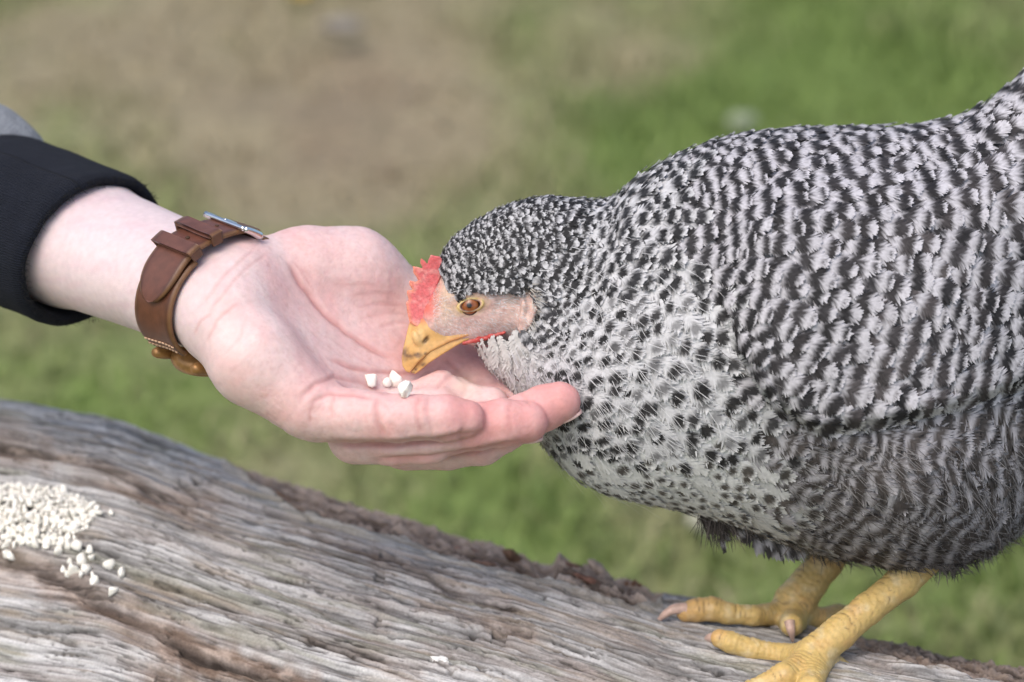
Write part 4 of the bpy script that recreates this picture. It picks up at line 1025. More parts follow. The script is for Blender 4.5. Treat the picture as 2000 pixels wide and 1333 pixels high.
add_obj('wattle', W(V + Nm * (1.2 * fbm2(px / 5, py / 5, 20, 2) / S)[:, None]), Fq, M_comb, hen, col=lerpc(np.broadcast_to(np.array([0.42, 0.05, 0.045]), (len(V), 3)), np.array([0.55, 0.15, 0.13]), 0.5 + fbm2(px / 6, py / 6, 21, 2)))

# ---- legs
def dlog(x, y): return float(proj(on_log(np.array([float(x)]), np.array([float(y)])))[2][0])
def leg(name_, tarsus, toes, claws, seed):
    ch_ = [tarsus] + toes
    def f(P):
        r = chain(P, tarsus, 10)
        for t_ in toes: r = smin(r, chain(P, t_, 8), 14)
        return r
    pts = [(a[0], a[1], a[2]) for q in ch_ for a in q]; lo, hi = bounds(pts, 60)
    V, Fq, Nm = isosurface(f, lo, hi, 0.0007)
    px, py, dd = proj(V); disp = np.zeros(len(V)); best = np.full(len(V), 1e9); grv = np.zeros(len(V))
    for qi, q in enumerate(ch_):
        A = np.array([CP(a) for a in q]); seg = np.r_[0, np.cumsum(np.linalg.norm(A[1:] - A[:-1], axis=1))] * S
        for i in range(len(q) - 1):
            ba = A[i + 1] - A[i]; t_ = np.clip(((V - A[i]) @ ba) / (ba @ ba), 0, 1); w = V - A[i] - t_[:, None] * ba
            dist = np.linalg.norm(w, axis=1) * S - (q[i][3] + (q[i + 1][3] - q[i][3]) * t_); s_ = seg[i] + t_ * (seg[i + 1] - seg[i])
            m_ = dist < best; best = np.where(m_, dist, best)
            # overlapping plates along the bone, on the side that faces up
            upv = -(Nm[:, 1] * 0.9 + Nm[:, 2] * 0.45); pl = 15.0 if qi == 0 else 11.0
            ss = s_ + 3 * fbm2(px / 20, py / 20, 22 + seed, 2) + (6 * np.abs(np.sin((upv - 0.2) * 6)) if qi == 0 else 0)
            saw = (ss / pl) % 1.0
            am = smoothstep(-0.1, 0.45, upv) * (1.9 if qi == 0 else 2.1)
            gr = np.exp(-((saw - 0.5) / 0.09) ** 2) ; 
            disp = np.where(m_, am * (0.5 - gr), disp); grv = np.where(m_, gr * smoothstep(0.0, 0.4, upv) , grv)
    disp += 0.9 * fbm2(px / 7 + dd / 9, py / 7, 25 + seed, 3)
    V = V + Nm * (disp / S)[:, None]
    c = np.broadcast_to(np.array([0.56, 0.40, 0.15]), (len(V), 3)).copy()
    c = lerpc(c, np.array([0.60, 0.47, 0.24]), smoothstep(0.05, 0.6, fbm2(px / 18, py / 18, 26 + seed, 3)))
    c = lerpc(c, np.array([0.56, 0.30, 0.12]), 0.3 * smoothstep(0.0, 0.6, fbm2(px / 34, py / 34, 27 + seed, 2)) + 0.5 * smoothstep(1440, 1340, px))
    c = lerpc(c, np.array([0.16, 0.10, 0.05]), grv * (0.15 + 0.7 * smoothstep(0.1, 0.5, fbm2(px / 20, py / 20, 28 + seed, 2))) * 0.9)
    lg = add_obj('leg', W(V), Fq, M_legskin, hen, col=c); lg['label'] = name_
    M_c = M_claw
    for cl_ in claws:
        P_ = catmull([CP(a) for a in cl_], 12); rr_ = np.interp(np.linspace(0, 1, 12), np.linspace(0, 1, len(cl_)), [a[3] for a in cl_])
        rod('claw', P_, rr_, M_c, lg, 14)
M_claw = flat_mat('claw_horn', (0.52, 0.36, 0.29), 0.35, 0, 0.4, var=0.2, vscale=500)
dn = dlog(1570, 1290); df = dlog(1530, 1215)
n1, n2, n3 = dlog(1400, 1262), dlog(1480, 1330), dlog(1590, 1345)
leg('near yellow leg with its foot spread at the picture edge',
    [(1816, 1085, dn + 60, 33), (1764, 1136, dn + 40, 32), (1695, 1190, dn + 10, 29.5), (1640, 1236, dn - 12, 32), (1588, 1280, dn - 26, 36)],
    [[(1585, 1288, dn - 26, 32), (1530, 1283, n1 - 28, 24), (1470, 1270, n1 - 26, 21), (1428, 1256, n1 - 24, 20), (1406, 1248, n1 - 16, 18)],
     [(1582, 1294, dn - 30, 32), (1530, 1322, n2 - 26, 25), (1470, 1352, n2 - 24, 22), (1410, 1385, n2 - 60, 20)],
     [(1590, 1300, dn - 30, 32), (1582, 1345, n3 - 28, 24), (1560, 1400, n3 - 70, 22)],
     [(1596, 1286, dn - 10, 26), (1632, 1300, dn + 10, 18), (1668, 1316, dn + 20, 13)]],
    [[(1404, 1248, n1 - 8, 12), (1388, 1246, n1 + 16, 10), (1376, 1252, n1 + 34, 4)], [(1408, 1388, n2 - 70, 12), (1380, 1402, n2 - 80, 9), (1360, 1424, n2 - 80, 2)], [(1560, 1404, n3 - 80, 12), (1552, 1430, n3 - 92, 8), (1550, 1456, n3 - 92, 2)]], 0)
f1, f2, f3 = dlog(1400, 1212), dlog(1550, 1240), dlog(1640, 1222)
leg('far yellow leg with long pale claw on its front toe',
    [(1652, 1040, df + 10, 38), (1612, 1100, df, 33), (1580, 1140, df - 6, 34), (1552, 1178, df - 16, 42)],
    [[(1530, 1200, df - 20, 26), (1470, 1203, f1 - 20, 19), (1420, 1199, f1 - 22, 20), (1392, 1190, f1 - 22, 23), (1362, 1192, f1 - 22, 22), (1340, 1196, f1 - 20, 19)],
     [(1545, 1205, df - 24, 34), (1548, 1216, df - 60, 27), (1546, 1222, f2 - 26, 22)],
     [(1565, 1202, df - 10, 26), (1600, 1208, df + 6, 19), (1635, 1200, f3 - 12, 18), (1655, 1198, f3 - 4, 15)]],
    [[(1346, 1190, f1 - 26, 14), (1318, 1190, f1 - 30, 11), (1297, 1202, f1 - 28, 7.5), (1280, 1219, f1 - 20, 2)], [(1542, 1214, f2 - 46, 11), (1545, 1232, f2 - 54, 9), (1549, 1254, f2 - 44, 2.5)], [(1655, 1197, f3 - 6, 9), (1670, 1202, f3 - 4, 6), (1680, 1212, f3, 2)]], 3)

# ---- plumage
_flow = np.array([(885, 490, .75, -.66), (950, 440, .88, -.45), (1050, 410, .97, -.1), (1140, 420, .97, .25), (1060, 520, .9, .35), (1080, 620, .75, .66), (950, 690, .1, .98), (1000, 720, .25, .95), (1080, 740, .5, .86), (1110, 860, .5, .86),
                  (1200, 780, .66, .75), (1250, 650, .8, .6), (1250, 520, .93, .36), (1300, 380, .97, -.1), (1380, 290, .97, -.2), (1400, 450, .97, .2), (1400, 800, .78, .62), (1600, 280, 1, .05), (1800, 290, .98, -.08), (1950, 220, .85, -.5),
                  (1600, 520, .92, .38), (1800, 480, .93, .36), (1950, 420, .95, .3), (1700, 760, .93, .36), (1900, 700, .95, .3), (1300, 940, .95, .3), (1500, 1000, .96, .26), (1750, 930, .8, .6), (1740, 1080, .85, .5), (1920, 950, .62, .78), (2200, 200, .8, -.5), (2150, 600, .8, .2)], float)
_size = np.array([(880, 485, 24, 8, 9), (950, 440, 28, 9, 10.5), (1050, 420, 38, 12, 14), (1130, 480, 50, 15, 20), (1060, 640, 36, 9, 13), (950, 715, 66, 9, 13), (985, 740, 74, 10, 15), (1030, 760, 72, 12, 18), (1200, 600, 74, 19, 27), (1150, 800, 90, 21, 31), (1300, 750, 108, 26, 38), (1350, 500, 92, 24, 34), (1300, 350, 80, 20, 30),
                  (1500, 300, 96, 27, 37), (1600, 420, 104, 29, 39), (1750, 520, 110, 31, 42), (1900, 450, 112, 32, 43), (1950, 220, 108, 31, 42), (1650, 720, 100, 29, 39), (1850, 720, 96, 28, 37), (1350, 950, 84, 19, 29), (1550, 1000, 100, 24, 34), (1750, 950, 118, 30, 36), (1920, 950, 124, 32, 38), (2200, 300, 170, 44, 66)], float)
def idw(tab, x, y):
    w = 1.0 / (((x[:, None] - tab[None, :, 0]) ** 2 + (y[:, None] - tab[None, :, 1]) ** 2) + 400.0) ** 1.5
    return (w[:, :, None] * tab[None, :, 2:]).sum(1) / w.sum(1)[:, None]
face_poly = np.array([(856, 515), (852, 570), (872, 588), (896, 574), (925, 566), (978, 560), (1020, 562), (1046, 562), (1056, 590), (1052, 628), (1026, 656), (998, 676), (926, 694), (845, 660), (790, 640), (800, 500)], float)

# where feathers grow: variable-density dart throwing over the body surface
ai = rng.uniform(1, NS - 6, 170000); aj = rng.uniform(0, NT, 170000)
Pp, Pn, Ps, Pt = surf(ai, aj)
area = np.linalg.norm(np.cross(Ps, Pt), axis=1) * S * S
qx, qy, qd = proj(Pp)
sz = idw(_size, qx, qy)
nearside = (Pn[:, 2] < 0.25)
sp = sz[:, 2] * np.where(nearside, 1.0, 1.7)
wgt = area / sp ** 2; wgt /= wgt.max() * 0.9
sel = (rng.random(len(ai)) < wgt * 3.0) & (qx < 2330)
onface = (poly_sd(qx, qy, face_poly) < 0) 
sel &= ~onface
idx = np.where(sel)[0]
cell = {}; chosen = []
P3 = Pp * S
for k in idx:
    p = P3[k]; r = sp[k]; g_ = 48.0
    cx, cy, cz_ = int(p[0] // g_), int(p[1] // g_), int(p[2] // g_); ok = True
    for a in (-1, 0, 1):
        for b2 in (-1, 0, 1):
            for e in (-1, 0, 1):
                for q in cell.get((cx + a, cy + b2, cz_ + e), ()):
                    w = P3[q] - p
                    if w[0] * w[0] + w[1] * w[1] + w[2] * w[2] < (0.5 * (r + sp[q])) ** 2 * 0.72: ok = False; break
                if not ok: break
            if not ok: break
        if not ok: break
    if ok: cell.setdefault((cx, cy, cz_), []).append(k); chosen.append(k)
chosen = np.array(chosen)
print('feathers', len(chosen))

WHITE = np.array([0.62, 0.62, 0.635])
def feather_shape(L, Wd, nbarb, loose, r):
    """vertex tables: along, across (px), barb offset, and faces"""
    t = (np.arange(nbarb) + 0.5) / nbarb
    root = L * (0.04 + 0.93 * t ** 0.85)
    al = np.radians(52 - 22 * t ** 2)
    sgrid = np.array([0.0, 0.4, 0.78, 1.0]); wid = np.array([1.5, 1.45, 1.25 - 0.25 * loose, 0.62 - 0.42 * loose])
    step = np.gradient(root)
    x0 = 0.46 * L; ray = np.linspace(0.02, 3.0, 60) * Wd
    A = []; B = []; Hh = []
    for side in (-1, 1):
        aj_ = al + r.normal(0, 0.03 + 0.09 * loose, nbarb)
        ex = root[:, None] + ray[None] * np.cos(aj_)[:, None]; ey = ray[None] * np.sin(aj_)[:, None]
        wdt = Wd * np.where(ex > x0, np.sqrt(np.clip(1 - ((ex - x0) / (L - x0)) ** 2.1, 0, 1)), np.clip(0.45 + 0.55 * ex / x0, 0, 1))
        hit = np.argmax((ey > wdt) | (ex > L), 1); ln = ray[hit] * (1 + r.normal(0, 0.05 + 0.13 * loose, nbarb)).clip(0.6, 1.5) + 0.02 * L * r.random(nbarb)
        ctr = root[:, None] + (ln * np.cos(aj_))[:, None] * sgrid; acr = (ln * np.sin(aj_))[:, None] * (sgrid + 0.10 * sgrid * (1 - sgrid)) * side
        w = step[:, None] * wid[None] * (1.0 - 0.3 * loose * sgrid[None] * r.random(nbarb)[:, None])
        nx = np.sin(aj_)[:, None]; ny = -np.cos(aj_)[:, None] * side
        hj = r.normal(0, 0.3 + 0.9 * loose, nbarb)[:, None] * sgrid[None] ** 2
        A.append(np.stack([ctr - nx * w * 0.62, ctr + nx * w * 0.62], -1)); B.append(np.stack([acr - ny * w * 0.62, acr + ny * w * 0.62], -1)); Hh.append(np.stack([hj, hj], -1))
    A = np.concatenate(A); B = np.concatenate(B); Hh = np.concatenate(Hh)
    n = len(A); base = (np.arange(n) * 8)[:, None, None] + (np.arange(3) * 2)[None, :, None] + np.array([0, 1, 3, 2])[None, None]
    return A.reshape(-1), B.reshape(-1), Hh.reshape(-1), base.reshape(-1, 4)
def feather_colour(v, u, kind, tone, r, ph, xy=None):
    nz = 0.05 * noise2(v * 9 + ph * 50, u * 4 + ph * 31, 3) ; 
    if kind == 'head':
        m = smoothstep(0.42, 0.52, v + nz) * smoothstep(0.86 + 0.16 * ph, 0.78 + 0.16 * ph, v + nz * 3 + 0.05 * u * u); m = np.maximum(m, smoothstep(0.32, 0.22, v))
    elif kind == 'neck':
        m = smoothstep(0.56, 0.66, v + nz) * smoothstep(0.93, 0.87, v + nz + 0.05 * u * u) * smoothstep(1.1, 0.7, np.abs(u)); m = np.maximum(m, 0.7 * smoothstep(0.3, 0.2, v))
    elif kind == 'chest':
        rr_ = np.hypot((v - 0.82) / (0.11 + 0.04 * ph), u / (0.66 + 0.3 * ph)); m = smoothstep(1.2, 0.75, rr_ + nz * 6) * (0.55 + 0.45 * min(1, ph * 3))
        m = np.maximum(m, 0.6 * smoothstep(1.1, 0.8, np.hypot((v - 0.36) / 0.1, u / 0.6)))
    elif kind == 'belly':
        rr_ = np.hypot((v - 0.82) / (0.08 + 0.05 * ph), u / (0.4 + 0.4 * ph)); m = 0.95 * smoothstep(1.15, 0.75, rr_ + nz * 3) * (ph > 0.25)
    elif kind == 'thigh':
        w = (((np.hypot(xy[0] - 1400, (xy[1] - 800) * 0.9) + 46 * fbm2(xy[0] / 110, xy[1] / 110, 77, 3)) / 32.0 if xy is not None else v * 3.2) + ph * 0.5 - 0.2 * u * u) % 1.0; m = 0.97 * smoothstep(0.12, 0.34, w) * smoothstep(0.93, 0.72, w)
    else:
        ar = v - 0.06 * u * u + nz * 0.6
        if xy is not None:
            w = ((xy[2] + (ar - 0.42) * xy[3]) / xy[4] + 0.32 * (ph - 0.5)) % 1.0
            m = smoothstep(0.02, 0.24, w) * smoothstep(0.80, 0.71, w)
            m = np.where(v > 0.955, 0.0, m) * (1 - 0.2 * smoothstep(0.7, 1, np.abs(u)))
            m = np.maximum(m, 0.4 * smoothstep(0.06, 0.02, np.abs(u)) * (v < 0.955))
            m = np.clip(m, 0, 1)[:, None]; wht = WHITE * (0.86 + 0.14 * ph) * np.array([0.92, 0.90, 0.93]); sw = 1 + 0.10 * noise2(v * 38 + ph * 70, u * 2.0, 6)[:, None]
            return wht * sw + (tone * (1 + 0.55 * noise2(v * 46 + ph * 90, u * 1.5 + ph * 17, 5)[:, None]) + 0.006 - wht * sw) * m
        m = smoothstep(0.56 + 0.09 * ph, 0.68 + 0.07 * ph, ar) * smoothstep(0.965, 0.94, ar); m = np.maximum(m, 0.9 * smoothstep(0.14, 0.28, ar) * smoothstep(0.46, 0.42, ar))
        m = np.maximum(m, 0.5 * smoothstep(0.06, 0.02, np.abs(u)) * (v < 0.97))
    m = np.clip(m, 0, 1)[:, None]
    wht = WHITE * (0.86 + 0.14 * ph)
    if kind == 'wing': wht = wht * np.array([0.90, 0.88, 0.91])
    if kind == 'chest': wht = wht * 1.08
    if kind == 'thigh': wht = wht * np.array([0.70, 0.68, 0.70])
    if kind == 'belly': wht = wht * np.array([1.15, 1.15, 1.11])
    streak = 1 + 0.55 * noise2(v * 46 + ph * 90, u * 1.5 + ph * 17, 5)[:, None]
    sw = 1 + 0.10 * noise2(v * 38 + ph * 70, u * 2.0, 6)[:, None]
    return wht * sw + (tone * streak + 0.006 - wht * sw) * m
kinds = []
def kind_of(x, y, w):
    j = np.random.default_rng(int(x * 7 + y * 13)).normal(0, 14)
    if x < 1075 + j and y < 690 - (x - 900) * 0.35 + j + 60 and not (y > 650 + j): return 'head'
    if x < 1120 + j and y < 560 + j: return 'head'
    if y > 880 + j and x < 1500 + 3 * j + (y - 880) * 0.35: return 'belly'
    if w > 0.35: return 'wing'
    if x > 1540 + 2 * j and y > 790: return 'thigh'
    if x > 1470 + 5 * j and y > 900: return 'thigh'
    if x > 1330 + 2 * j and y < 560 + j: return 'wing'
    if x > 1480 + 3 * j: return 'wing' if y < 790 + j else 'thigh'
    if y > 560 + j: return 'chest'
    return 'neck'
tones = {'head': np.array([0.016, 0.016, 0.018]), 'neck': np.array([0.018, 0.018, 0.02]), 'chest': np.array([0.022, 0.021, 0.022]), 'belly': np.array([0.045, 0.037, 0.03]), 'wing': np.array([0.018, 0.017, 0.019]), 'thigh': np.array([0.05, 0.042, 0.038])}
barbs_of = {'head': 9, 'neck': 16, 'chest': 32, 'belly': 24, 'wing': 36, 'thigh': 36}
loose_of = {'head': 0.8, 'neck': 0.7, 'chest': 0.9, 'belly': 0.6, 'wing': 0.3, 'thigh': 1.0}
fl = idw(_flow, qx[chosen], qy[chosen])
wm = wing_mask(qx[chosen], qy[chosen])
big = []; rest = []
for n_, k in enumerate(chosen):
    x, y = qx[k], qy[k]; kind = kind_of(x, y, wm[n_] if nearside[k] else 0.5 * wm[n_])
    r = np.random.default_rng(1000 + int(k)); ph = r.random()
    L = sz[k, 0] * r.uniform(0.88, 1.15); Wd = sz[k, 1] * r.uniform(0.9, 1.12)
    nb_ = barbs_of[kind] if nearside[k] else max(6, barbs_of[kind] // 2)
    throat = x < 1050 and y > 672
    if throat: Wd *= 0.8; L *= 1.1
    A, B, Hh, F = feather_shape(L, Wd, nb_, 1.5 if throat else loose_of[kind], r)
    ang = math.atan2(fl[n_, 1], fl[n_, 0]) + r.normal(0, 0.10 + 0.10 * (kind in ('chest', 'thigh', 'head')))
    Tm = np.array([math.cos(ang), math.sin(ang), 0.0]); Nr = Pn[k]
    if kind in ('thigh', 'wing') and nearside[k] and y < 900: Tm = Tm + np.array([0, 0, 0.15])
    Tm = Tm - Tm @ Nr * Nr; l = np.linalg.norm(Tm)
    if l < 0.25: Tm = Ps[k] - Ps[k] @ Nr * Nr; l = np.linalg.norm(Tm)
    Tm /= l; Bm = np.cross(Nr, Tm)
    # bend the vane over the body: local pixel offsets -> surface indices
    J = np.stack([Ps[k], Pt[k]], 1) * S                     # px per index
    JtJ = np.linalg.inv(J.T @ J + 1e-9 * np.eye(2)) @ J.T
    dxy = (A - 0.42 * L)[:, None] * Tm + B[:, None] * Bm
    ij = dxy @ JtJ.T
    lim = np.maximum(np.abs(ij[:, 1]).max() / 40.0, 1.0); ij = ij / lim
    P0, N0, _, _ = surf(ai[k] + ij[:, 0], aj[k] + ij[:, 1])
    v = A / L; u = B / Wd
    lift = {'head': 0.16, 'neck': 0.125, 'chest': 0.115, 'belly': 0.10, 'wing': 0.125, 'thigh': 0.12}[kind] * r.uniform(0.8, 1.25)
    h = -0.085 * L + lift * L * v - (0.14 if kind == 'wing' else 0.07) * Wd * u * u + Hh * (0.6 + 0.01 * L) + r.normal(0, 0.8)
    if wm[n_] > 0.35 and nearside[k]: h = h + 4
    V = P0 + N0 * (h / S)[:, None]
    tone = tones[kind] * r.uniform(0.7, 1.5)
    if kind == 'wing': tone = tone + np.array([0.05, 0.042, 0.04]) * np.clip((x - 1420) / 300, 0, 1) * r.random() ** 1.5 * (0.4 + 0.6 * smoothstep(300, 480, y))
    if kind == 'head': 
        if 930 < x < 1100 and y > 560: tone = tone * 2
    vx, vy, _vd = proj(V)
    c = feather_colour(v, u, kind, tone, r, ph, (vx, vy, x * math.cos(ang) + y * math.sin(ang) * 0.6 + 30 * float(fbm2(np.array([x / 160]), np.array([y / 160]), 78, 2)[0]), L, 1.08 * sz[k, 2]) if kind in ('thigh', 'wing') else None)
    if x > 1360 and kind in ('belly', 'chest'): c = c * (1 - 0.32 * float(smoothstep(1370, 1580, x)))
    if kind == 'chest' and x < 1080: 
        q_ = float(smoothstep(1080, 980, x)); c = c + (np.array([0.62, 0.605, 0.57]) - c) * q_ * 0.85
    score = L * Wd * max(0, -Nr[2]) * (0 < x < 1990) * (y < 1100)
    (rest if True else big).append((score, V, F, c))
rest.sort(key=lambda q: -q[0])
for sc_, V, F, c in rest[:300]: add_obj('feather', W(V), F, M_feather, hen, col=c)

def free_feather(px, py, d, ang, L, Wd, kind, seed, dz=0.0, droop=0.0, tone=None, face=(0, -0.2, -1)):
    r = np.random.default_rng(seed); A, B, Hh, F = feather_shape(L, Wd, barbs_of[kind], loose_of[kind] * 1.2, r)
    T = np.array([math.cos(ang), math.sin(ang), dz]); T /= np.linalg.norm(T); N = np.array(face, float); N -= N @ T * T; N /= np.linalg.norm(N); Bm = np.cross(N, T)
    v = A / L; u = B / Wd
    V = C(px, py, d) + (T * A[:, None] + Bm * B[:, None] + N * (Hh - 0.2 * Wd * u * u + 0.1 * L * np.sin(v * 3))[:, None] + np.array([0, 1, 0]) * (droop * L * v * v)[:, None]) / S
    return V, F, feather_colour(v, u, kind, tones[kind] * r.uniform(0.7, 1.3) if tone is None else np.array(tone), r, r.random())
extra = []
def dhen(x, y):
    """depth of the near side of the bird at px,py"""
    q = np.hypot(BX[:, 20:110] - x, BY[:, 20:110] - y); k = np.unravel_index(np.argmin(q), q.shape); return BD[:, 20:110][k]
for i, (x, y, a, L, Wd, kd, dr) in enumerate([(1124, 868, 1.35, 88, 11, 'chest', 0), (1140, 872, 1.2, 84, 11, 'chest', 0), (1218, 890, 1.32, 92, 13, 'chest', 0), (1236, 892, 1.25, 84, 12, 'chest', 0),
        (1390, 960, 1.25, 108, 10, 'thigh', .0), (1405, 965, 1.1, 112, 10, 'thigh', .0), (1380, 955, 1.2, 100, 9, 'thigh', .0), (1395, 965, 1.4, 122, 6, 'thigh', 0),
        (1412, 1008, 0.62, 150, 22, 'thigh', .0), (1436, 1018, 0.52, 150, 22, 'thigh', 0), (1470, 1036, 0.46, 120, 18, 'thigh', 0)]):
    extra.append(free_feather(x, y, (dhen(x, y) + 6 if i < 4 else 150 + 8 * i % 40), a, L, Wd, kd, 500 + i, dz=0.2 if i < 4 else 0.0, droop=dr, tone=(0.03, 0.026, 0.024) if i >= 4 else None))
# fluff round the tops of the legs
for i in range(46):
    a = rng.uniform(0, 6.283); extra.append(free_feather(1617 + 30 * math.cos(a) + rng.normal(0, 6), 1030 + rng.normal(0, 14), df + 34 * math.sin(a), 1.95 + rng.normal(0, 0.3), rng.uniform(50, 76), 9, 'thigh', 700 + i, dz=0.2 * math.sin(a), tone=(0.05, 0.042, 0.037)))
for i in range(60):
    a = rng.uniform(0, 6.283); extra.append(free_feather(1800 + 66 * math.cos(a) + rng.normal(0, 10), 1022 + rng.normal(0, 16), dn + 40 + 62 * math.sin(a), 1.05 + rng.normal(0, 0.3) + 0.25 * (math.cos(a) < 0), rng.uniform(70, 108), 11, 'thigh', 800 + i, dz=0.25 * math.sin(a), tone=(0.045, 0.038, 0.034)))
vv = []; fv = []; cv = []; off = 0
for V, F, c in [q[1:] for q in rest[300:]] + extra[4:11]:
    vv.append(V); fv.append(F + off); cv.append(c); off += len(V)
o = add_obj('plumage', W(np.concatenate(vv)), np.concatenate(fv), M_feather, hen, col=np.concatenate(cv)); o['kind'] = 'stuff'
print('feather quads', sum(len(f) for f in fv) + sum(len(q[2]) for q in rest[:300]))

# loose hair-like barbs standing off the plumage, and bristles on the face
def strands(P0, T, N, ln, wd, cols, curl):
    n = len(P0); s = np.array([0, 0.5, 1.0]); Bm = np.cross(N, T); Bm /= np.linalg.norm(Bm, axis=1, keepdims=True) + 1e-9
    sidec = rng.normal(0, 0.18, n)
    pts = P0[:, None] + (T[:, None] * s[None, :, None] + N[:, None] * (curl[:, None] * s[None] ** 2)[..., None] + Bm[:, None] * (sidec[:, None] * s[None] ** 2)[..., None]) * (ln / S)[:, None, None]
    w = np.array([1.0, 0.8, 0.15])[None, :, None] * (wd / S)[:, None, None] * 0.5
    V = np.stack([pts - Bm[:, None] * w, pts + Bm[:, None] * w], 2).reshape(-1, 3)
    b6 = (np.arange(n) * 6)[:, None]; F = np.concatenate([b6 + np.array([0, 1, 3, 2]), b6 + np.array([2, 3, 5, 4])])
    return V, F, np.repeat(cols, 6, 0)
cand = np.where(nearside & ~onface & (qx < 2000) & (qx > 850))[0]
cand = cand[rng.random(len(cand)) < np.clip(area[cand] / area[cand].max() * 3, 0, 1) * 0.9][:16000]
den = 0.0 + 0.3 * np.exp(-((qx[cand] - 1200) / 180) ** 2 - ((qy[cand] - 760) / 190) ** 2) + 0.5 * ((qy[cand] > 860) & (qx[cand] > 1540)) + 0.25 * np.exp(-((qx[cand] - 1000) / 70) ** 2 - ((qy[cand] - 700) / 60) ** 2)
cand = cand[rng.random(len(cand)) < den]
fa = idw(_flow, qx[cand], qy[cand]); an = np.arctan2(fa[:, 1], fa[:, 0]) + rng.normal(0, 0.2, len(cand))
T = np.stack([np.cos(an), np.sin(an), 0 * an], 1); Nn = Pn[cand]; T -= (T * Nn).sum(1)[:, None] * Nn; T /= np.linalg.norm(T, axis=1, keepdims=True) + 1e-6
wv = 0.85 + 0.35 * rng.random(len(cand)); dk = (qx[cand] > 1400)
cl_ = np.where(dk[:, None], np.where(rng.random((len(cand), 1)) < 0.5, np.array([[0.06, 0.05, 0.045]]), np.array([[0.26, 0.25, 0.25]])), WHITE[None] * wv[:, None])
V, F, c = strands(Pp[cand] + Nn * (rng.uniform(2, 10, len(cand)) / S)[:, None], T + 0.12 * Nn, Nn, np.where(dk, rng.uniform(0.3, 0.6, len(cand)), rng.uniform(0.4, 0.8, len(cand))) * sz[cand, 0], rng.uniform(0.7, 1.3, len(cand)), cl_, rng.normal(0, 0.12, len(cand)))
vs_, fs_, cs_ = [V], [F], [c]
def wisp(n, fx, fy, fd, ang, sp_, l0, l1, colr):
    a_ = ang + rng.normal(0, sp_, n); T_ = np.stack([np.cos(a_), np.sin(a_), rng.normal(0, 0.25, n)], 1); T_ /= np.linalg.norm(T_, axis=1, keepdims=True)
    N_2 = np.broadcast_to(np.array([0.0, -0.2, -1.0]), T_.shape)
    cc_ = np.array(colr)[None] * rng.uniform(0.5, 1.8, (n, 1))
    v_, f_, c_ = strands(C(fx, fy, fd), T_, N_2, rng.uniform(l0, l1, n), rng.uniform(1.4, 2.8, n), cc_, rng.normal(0, 0.15, n))
    fs_.append(f_ + sum(len(q) for q in vs_)); vs_.append(v_); cs_.append(c_)
n_ = 420; a_ = rng.uniform(0, 6.283, n_)
wisp(n_, 1800 + 66 * np.cos(a_) + rng.normal(0, 9, n_), 1092 + rng.normal(0, 10, n_) + 8 * np.cos(a_), dn + 40 + 62 * np.sin(a_), 1.0, 0.4, 12, 36, (0.07, 0.06, 0.055))
n_ = 260; a_ = rng.uniform(0, 6.283, n_)
wisp(n_, 1620 + 38 * np.cos(a_) + rng.normal(0, 6, n_), 1066 + rng.normal(0, 8, n_), df + 38 * np.sin(a_), 1.8, 0.4, 12, 36, (0.08, 0.068, 0.06))
n_ = 200
wisp(n_, rng.uniform(1365, 1425, n_), rng.uniform(990, 1010, n_), rng.uniform(90, 170, n_), 1.25, 0.3, 28, 84, (0.06, 0.05, 0.045))
for bx_, by_, q_ in ():
    wisp(q_, bx_ + rng.normal(0, 9, q_), by_ + rng.normal(0, 6, q_), dhen(bx_, by_) + rng.uniform(-6, 10, q_), 1.3, 0.35, 12, 34, (0.45, 0.45, 0.42))
n_ = 240; xx_ = rng.uniform(1450, 1990, n_)
wisp(n_, xx_, np.interp(xx_, [1440, 1535, 1650, 1790, 1900, 1990], [1020, 1058, 1088, 1106, 1086, 1034]) + rng.normal(0, 6, n_), 150 + rng.normal(0, 40, n_), 0.9, 0.45, 16, 44, (0.09, 0.078, 0.07))
o = add_obj('filoplume', W(np.concatenate(vs_)), np.concatenate(fs_), M_feather, hen, col=np.concatenate(cs_)); o['kind'] = 'stuff'
me = body.data; nv = len(me.vertices); co = np.empty(nv * 3, np.float32); me.vertices.foreach_get('co', co); hv_ = co.reshape(-1, 3)[nI:] + base_of[hen] - CAMP
hc = np.stack([hv_ @ R_, -(hv_ @ U_), hv_ @ F_], 1); hx, hy, hd = proj(hc); hn = np.empty(nv * 3, np.float32); me.vertices.foreach_get('normal', hn); hn = hn.reshape(-1, 3)[nI:]; hn = np.stack([hn @ R_, -(hn @ U_), hn @ F_], 1)
ek = np.hypot((hx - EYE[0]) / 30, (hy - EYE[1]) / 20)
ok = np.where((hn[:, 2] < -0.1) & (ek > 1.35) & (hx > 845) & (hy < 670) & (poly_sd(hx, hy, face_poly) < 4))[0]; ok = rng.choice(ok, min(1900, len(ok)), replace=False)
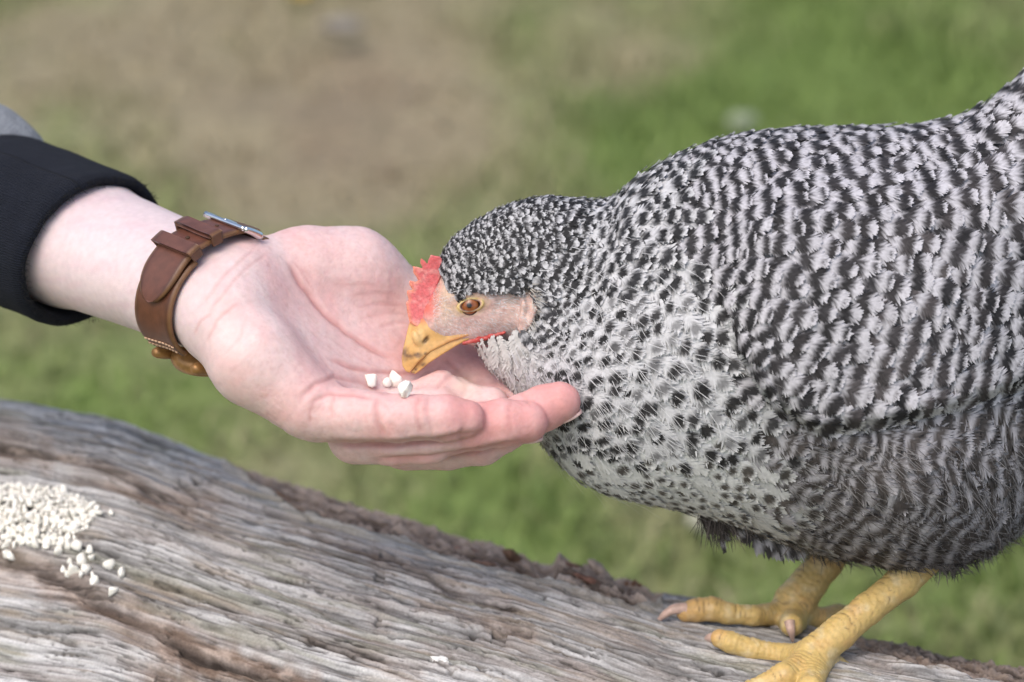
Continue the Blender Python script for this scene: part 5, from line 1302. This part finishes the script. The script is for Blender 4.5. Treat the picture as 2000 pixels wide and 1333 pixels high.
dx = np.stack([0.75 + 0 * hx[ok], np.interp(hy[ok], [500, 570, 640, 670], [-0.5, -0.15, 0.55, 0.9]), 0 * hx[ok]], 1) + rng.normal(0, 0.3, (len(ok), 3))
Nn = hn[ok]; dx -= (dx * Nn).sum(1)[:, None] * Nn; dx /= np.linalg.norm(dx, axis=1, keepdims=True) + 1e-6
tuft = np.exp(-((hx[ok] - 995) / 24) ** 2 - ((hy[ok] - 572) / 26) ** 2)
V, F, c = strands(hc[ok], dx + 0.25 * Nn, Nn, rng.uniform(4, 9, len(ok)) * (1 + 1.8 * tuft), rng.uniform(0.5, 0.9, len(ok)) * (1 + 1.5 * tuft), np.where(rng.random(len(ok))[:, None] < 0.7, WHITE[None] * 1.05, np.array([[0.5, 0.42, 0.36]])), rng.normal(0, 0.2, len(ok)))
fb = catmull(np.array([(955, 559), (985, 556), (1015, 556), (1042, 562), (1052, 590), (1046, 628), (1030, 652)]), 420) + rng.normal(0, 5, (420, 2))
ii = np.array([np.argmin(np.where(hn[:, 2] < 0, (hx - a) ** 2 + (hy - b) ** 2, 1e9)) for a, b in fb])
fa2 = idw(_flow, hx[ii], hy[ii]); an2 = np.arctan2(fa2[:, 1], fa2[:, 0]) + rng.normal(0, 0.3, len(ii)); T2 = np.stack([np.cos(an2), np.sin(an2), 0 * an2], 1); N2 = hn[ii]; T2 -= (T2 * N2).sum(1)[:, None] * N2; T2 /= np.linalg.norm(T2, axis=1, keepdims=True) + 1e-6
V2, F2, c2 = strands(hc[ii] + N2 * (rng.uniform(2, 8, len(ii)) / S)[:, None], T2 + 0.2 * N2, N2, rng.uniform(12, 26, len(ii)), rng.uniform(1.2, 2.4, len(ii)), np.where(rng.random(len(ii))[:, None] < 0.72 + 0.3 * (hx[ii] < 930)[:, None], np.array([[0.5, 0.47, 0.42]]), np.array([[0.05, 0.045, 0.04]])), rng.normal(0, 0.15, len(ii)))
F = np.concatenate([F, F2 + len(V)]); V = np.concatenate([V, V2]); c = np.concatenate([c, c2])
o = add_obj('face_bristles', W(V), F, M_feather, hen, col=c); o['kind'] = 'stuff'
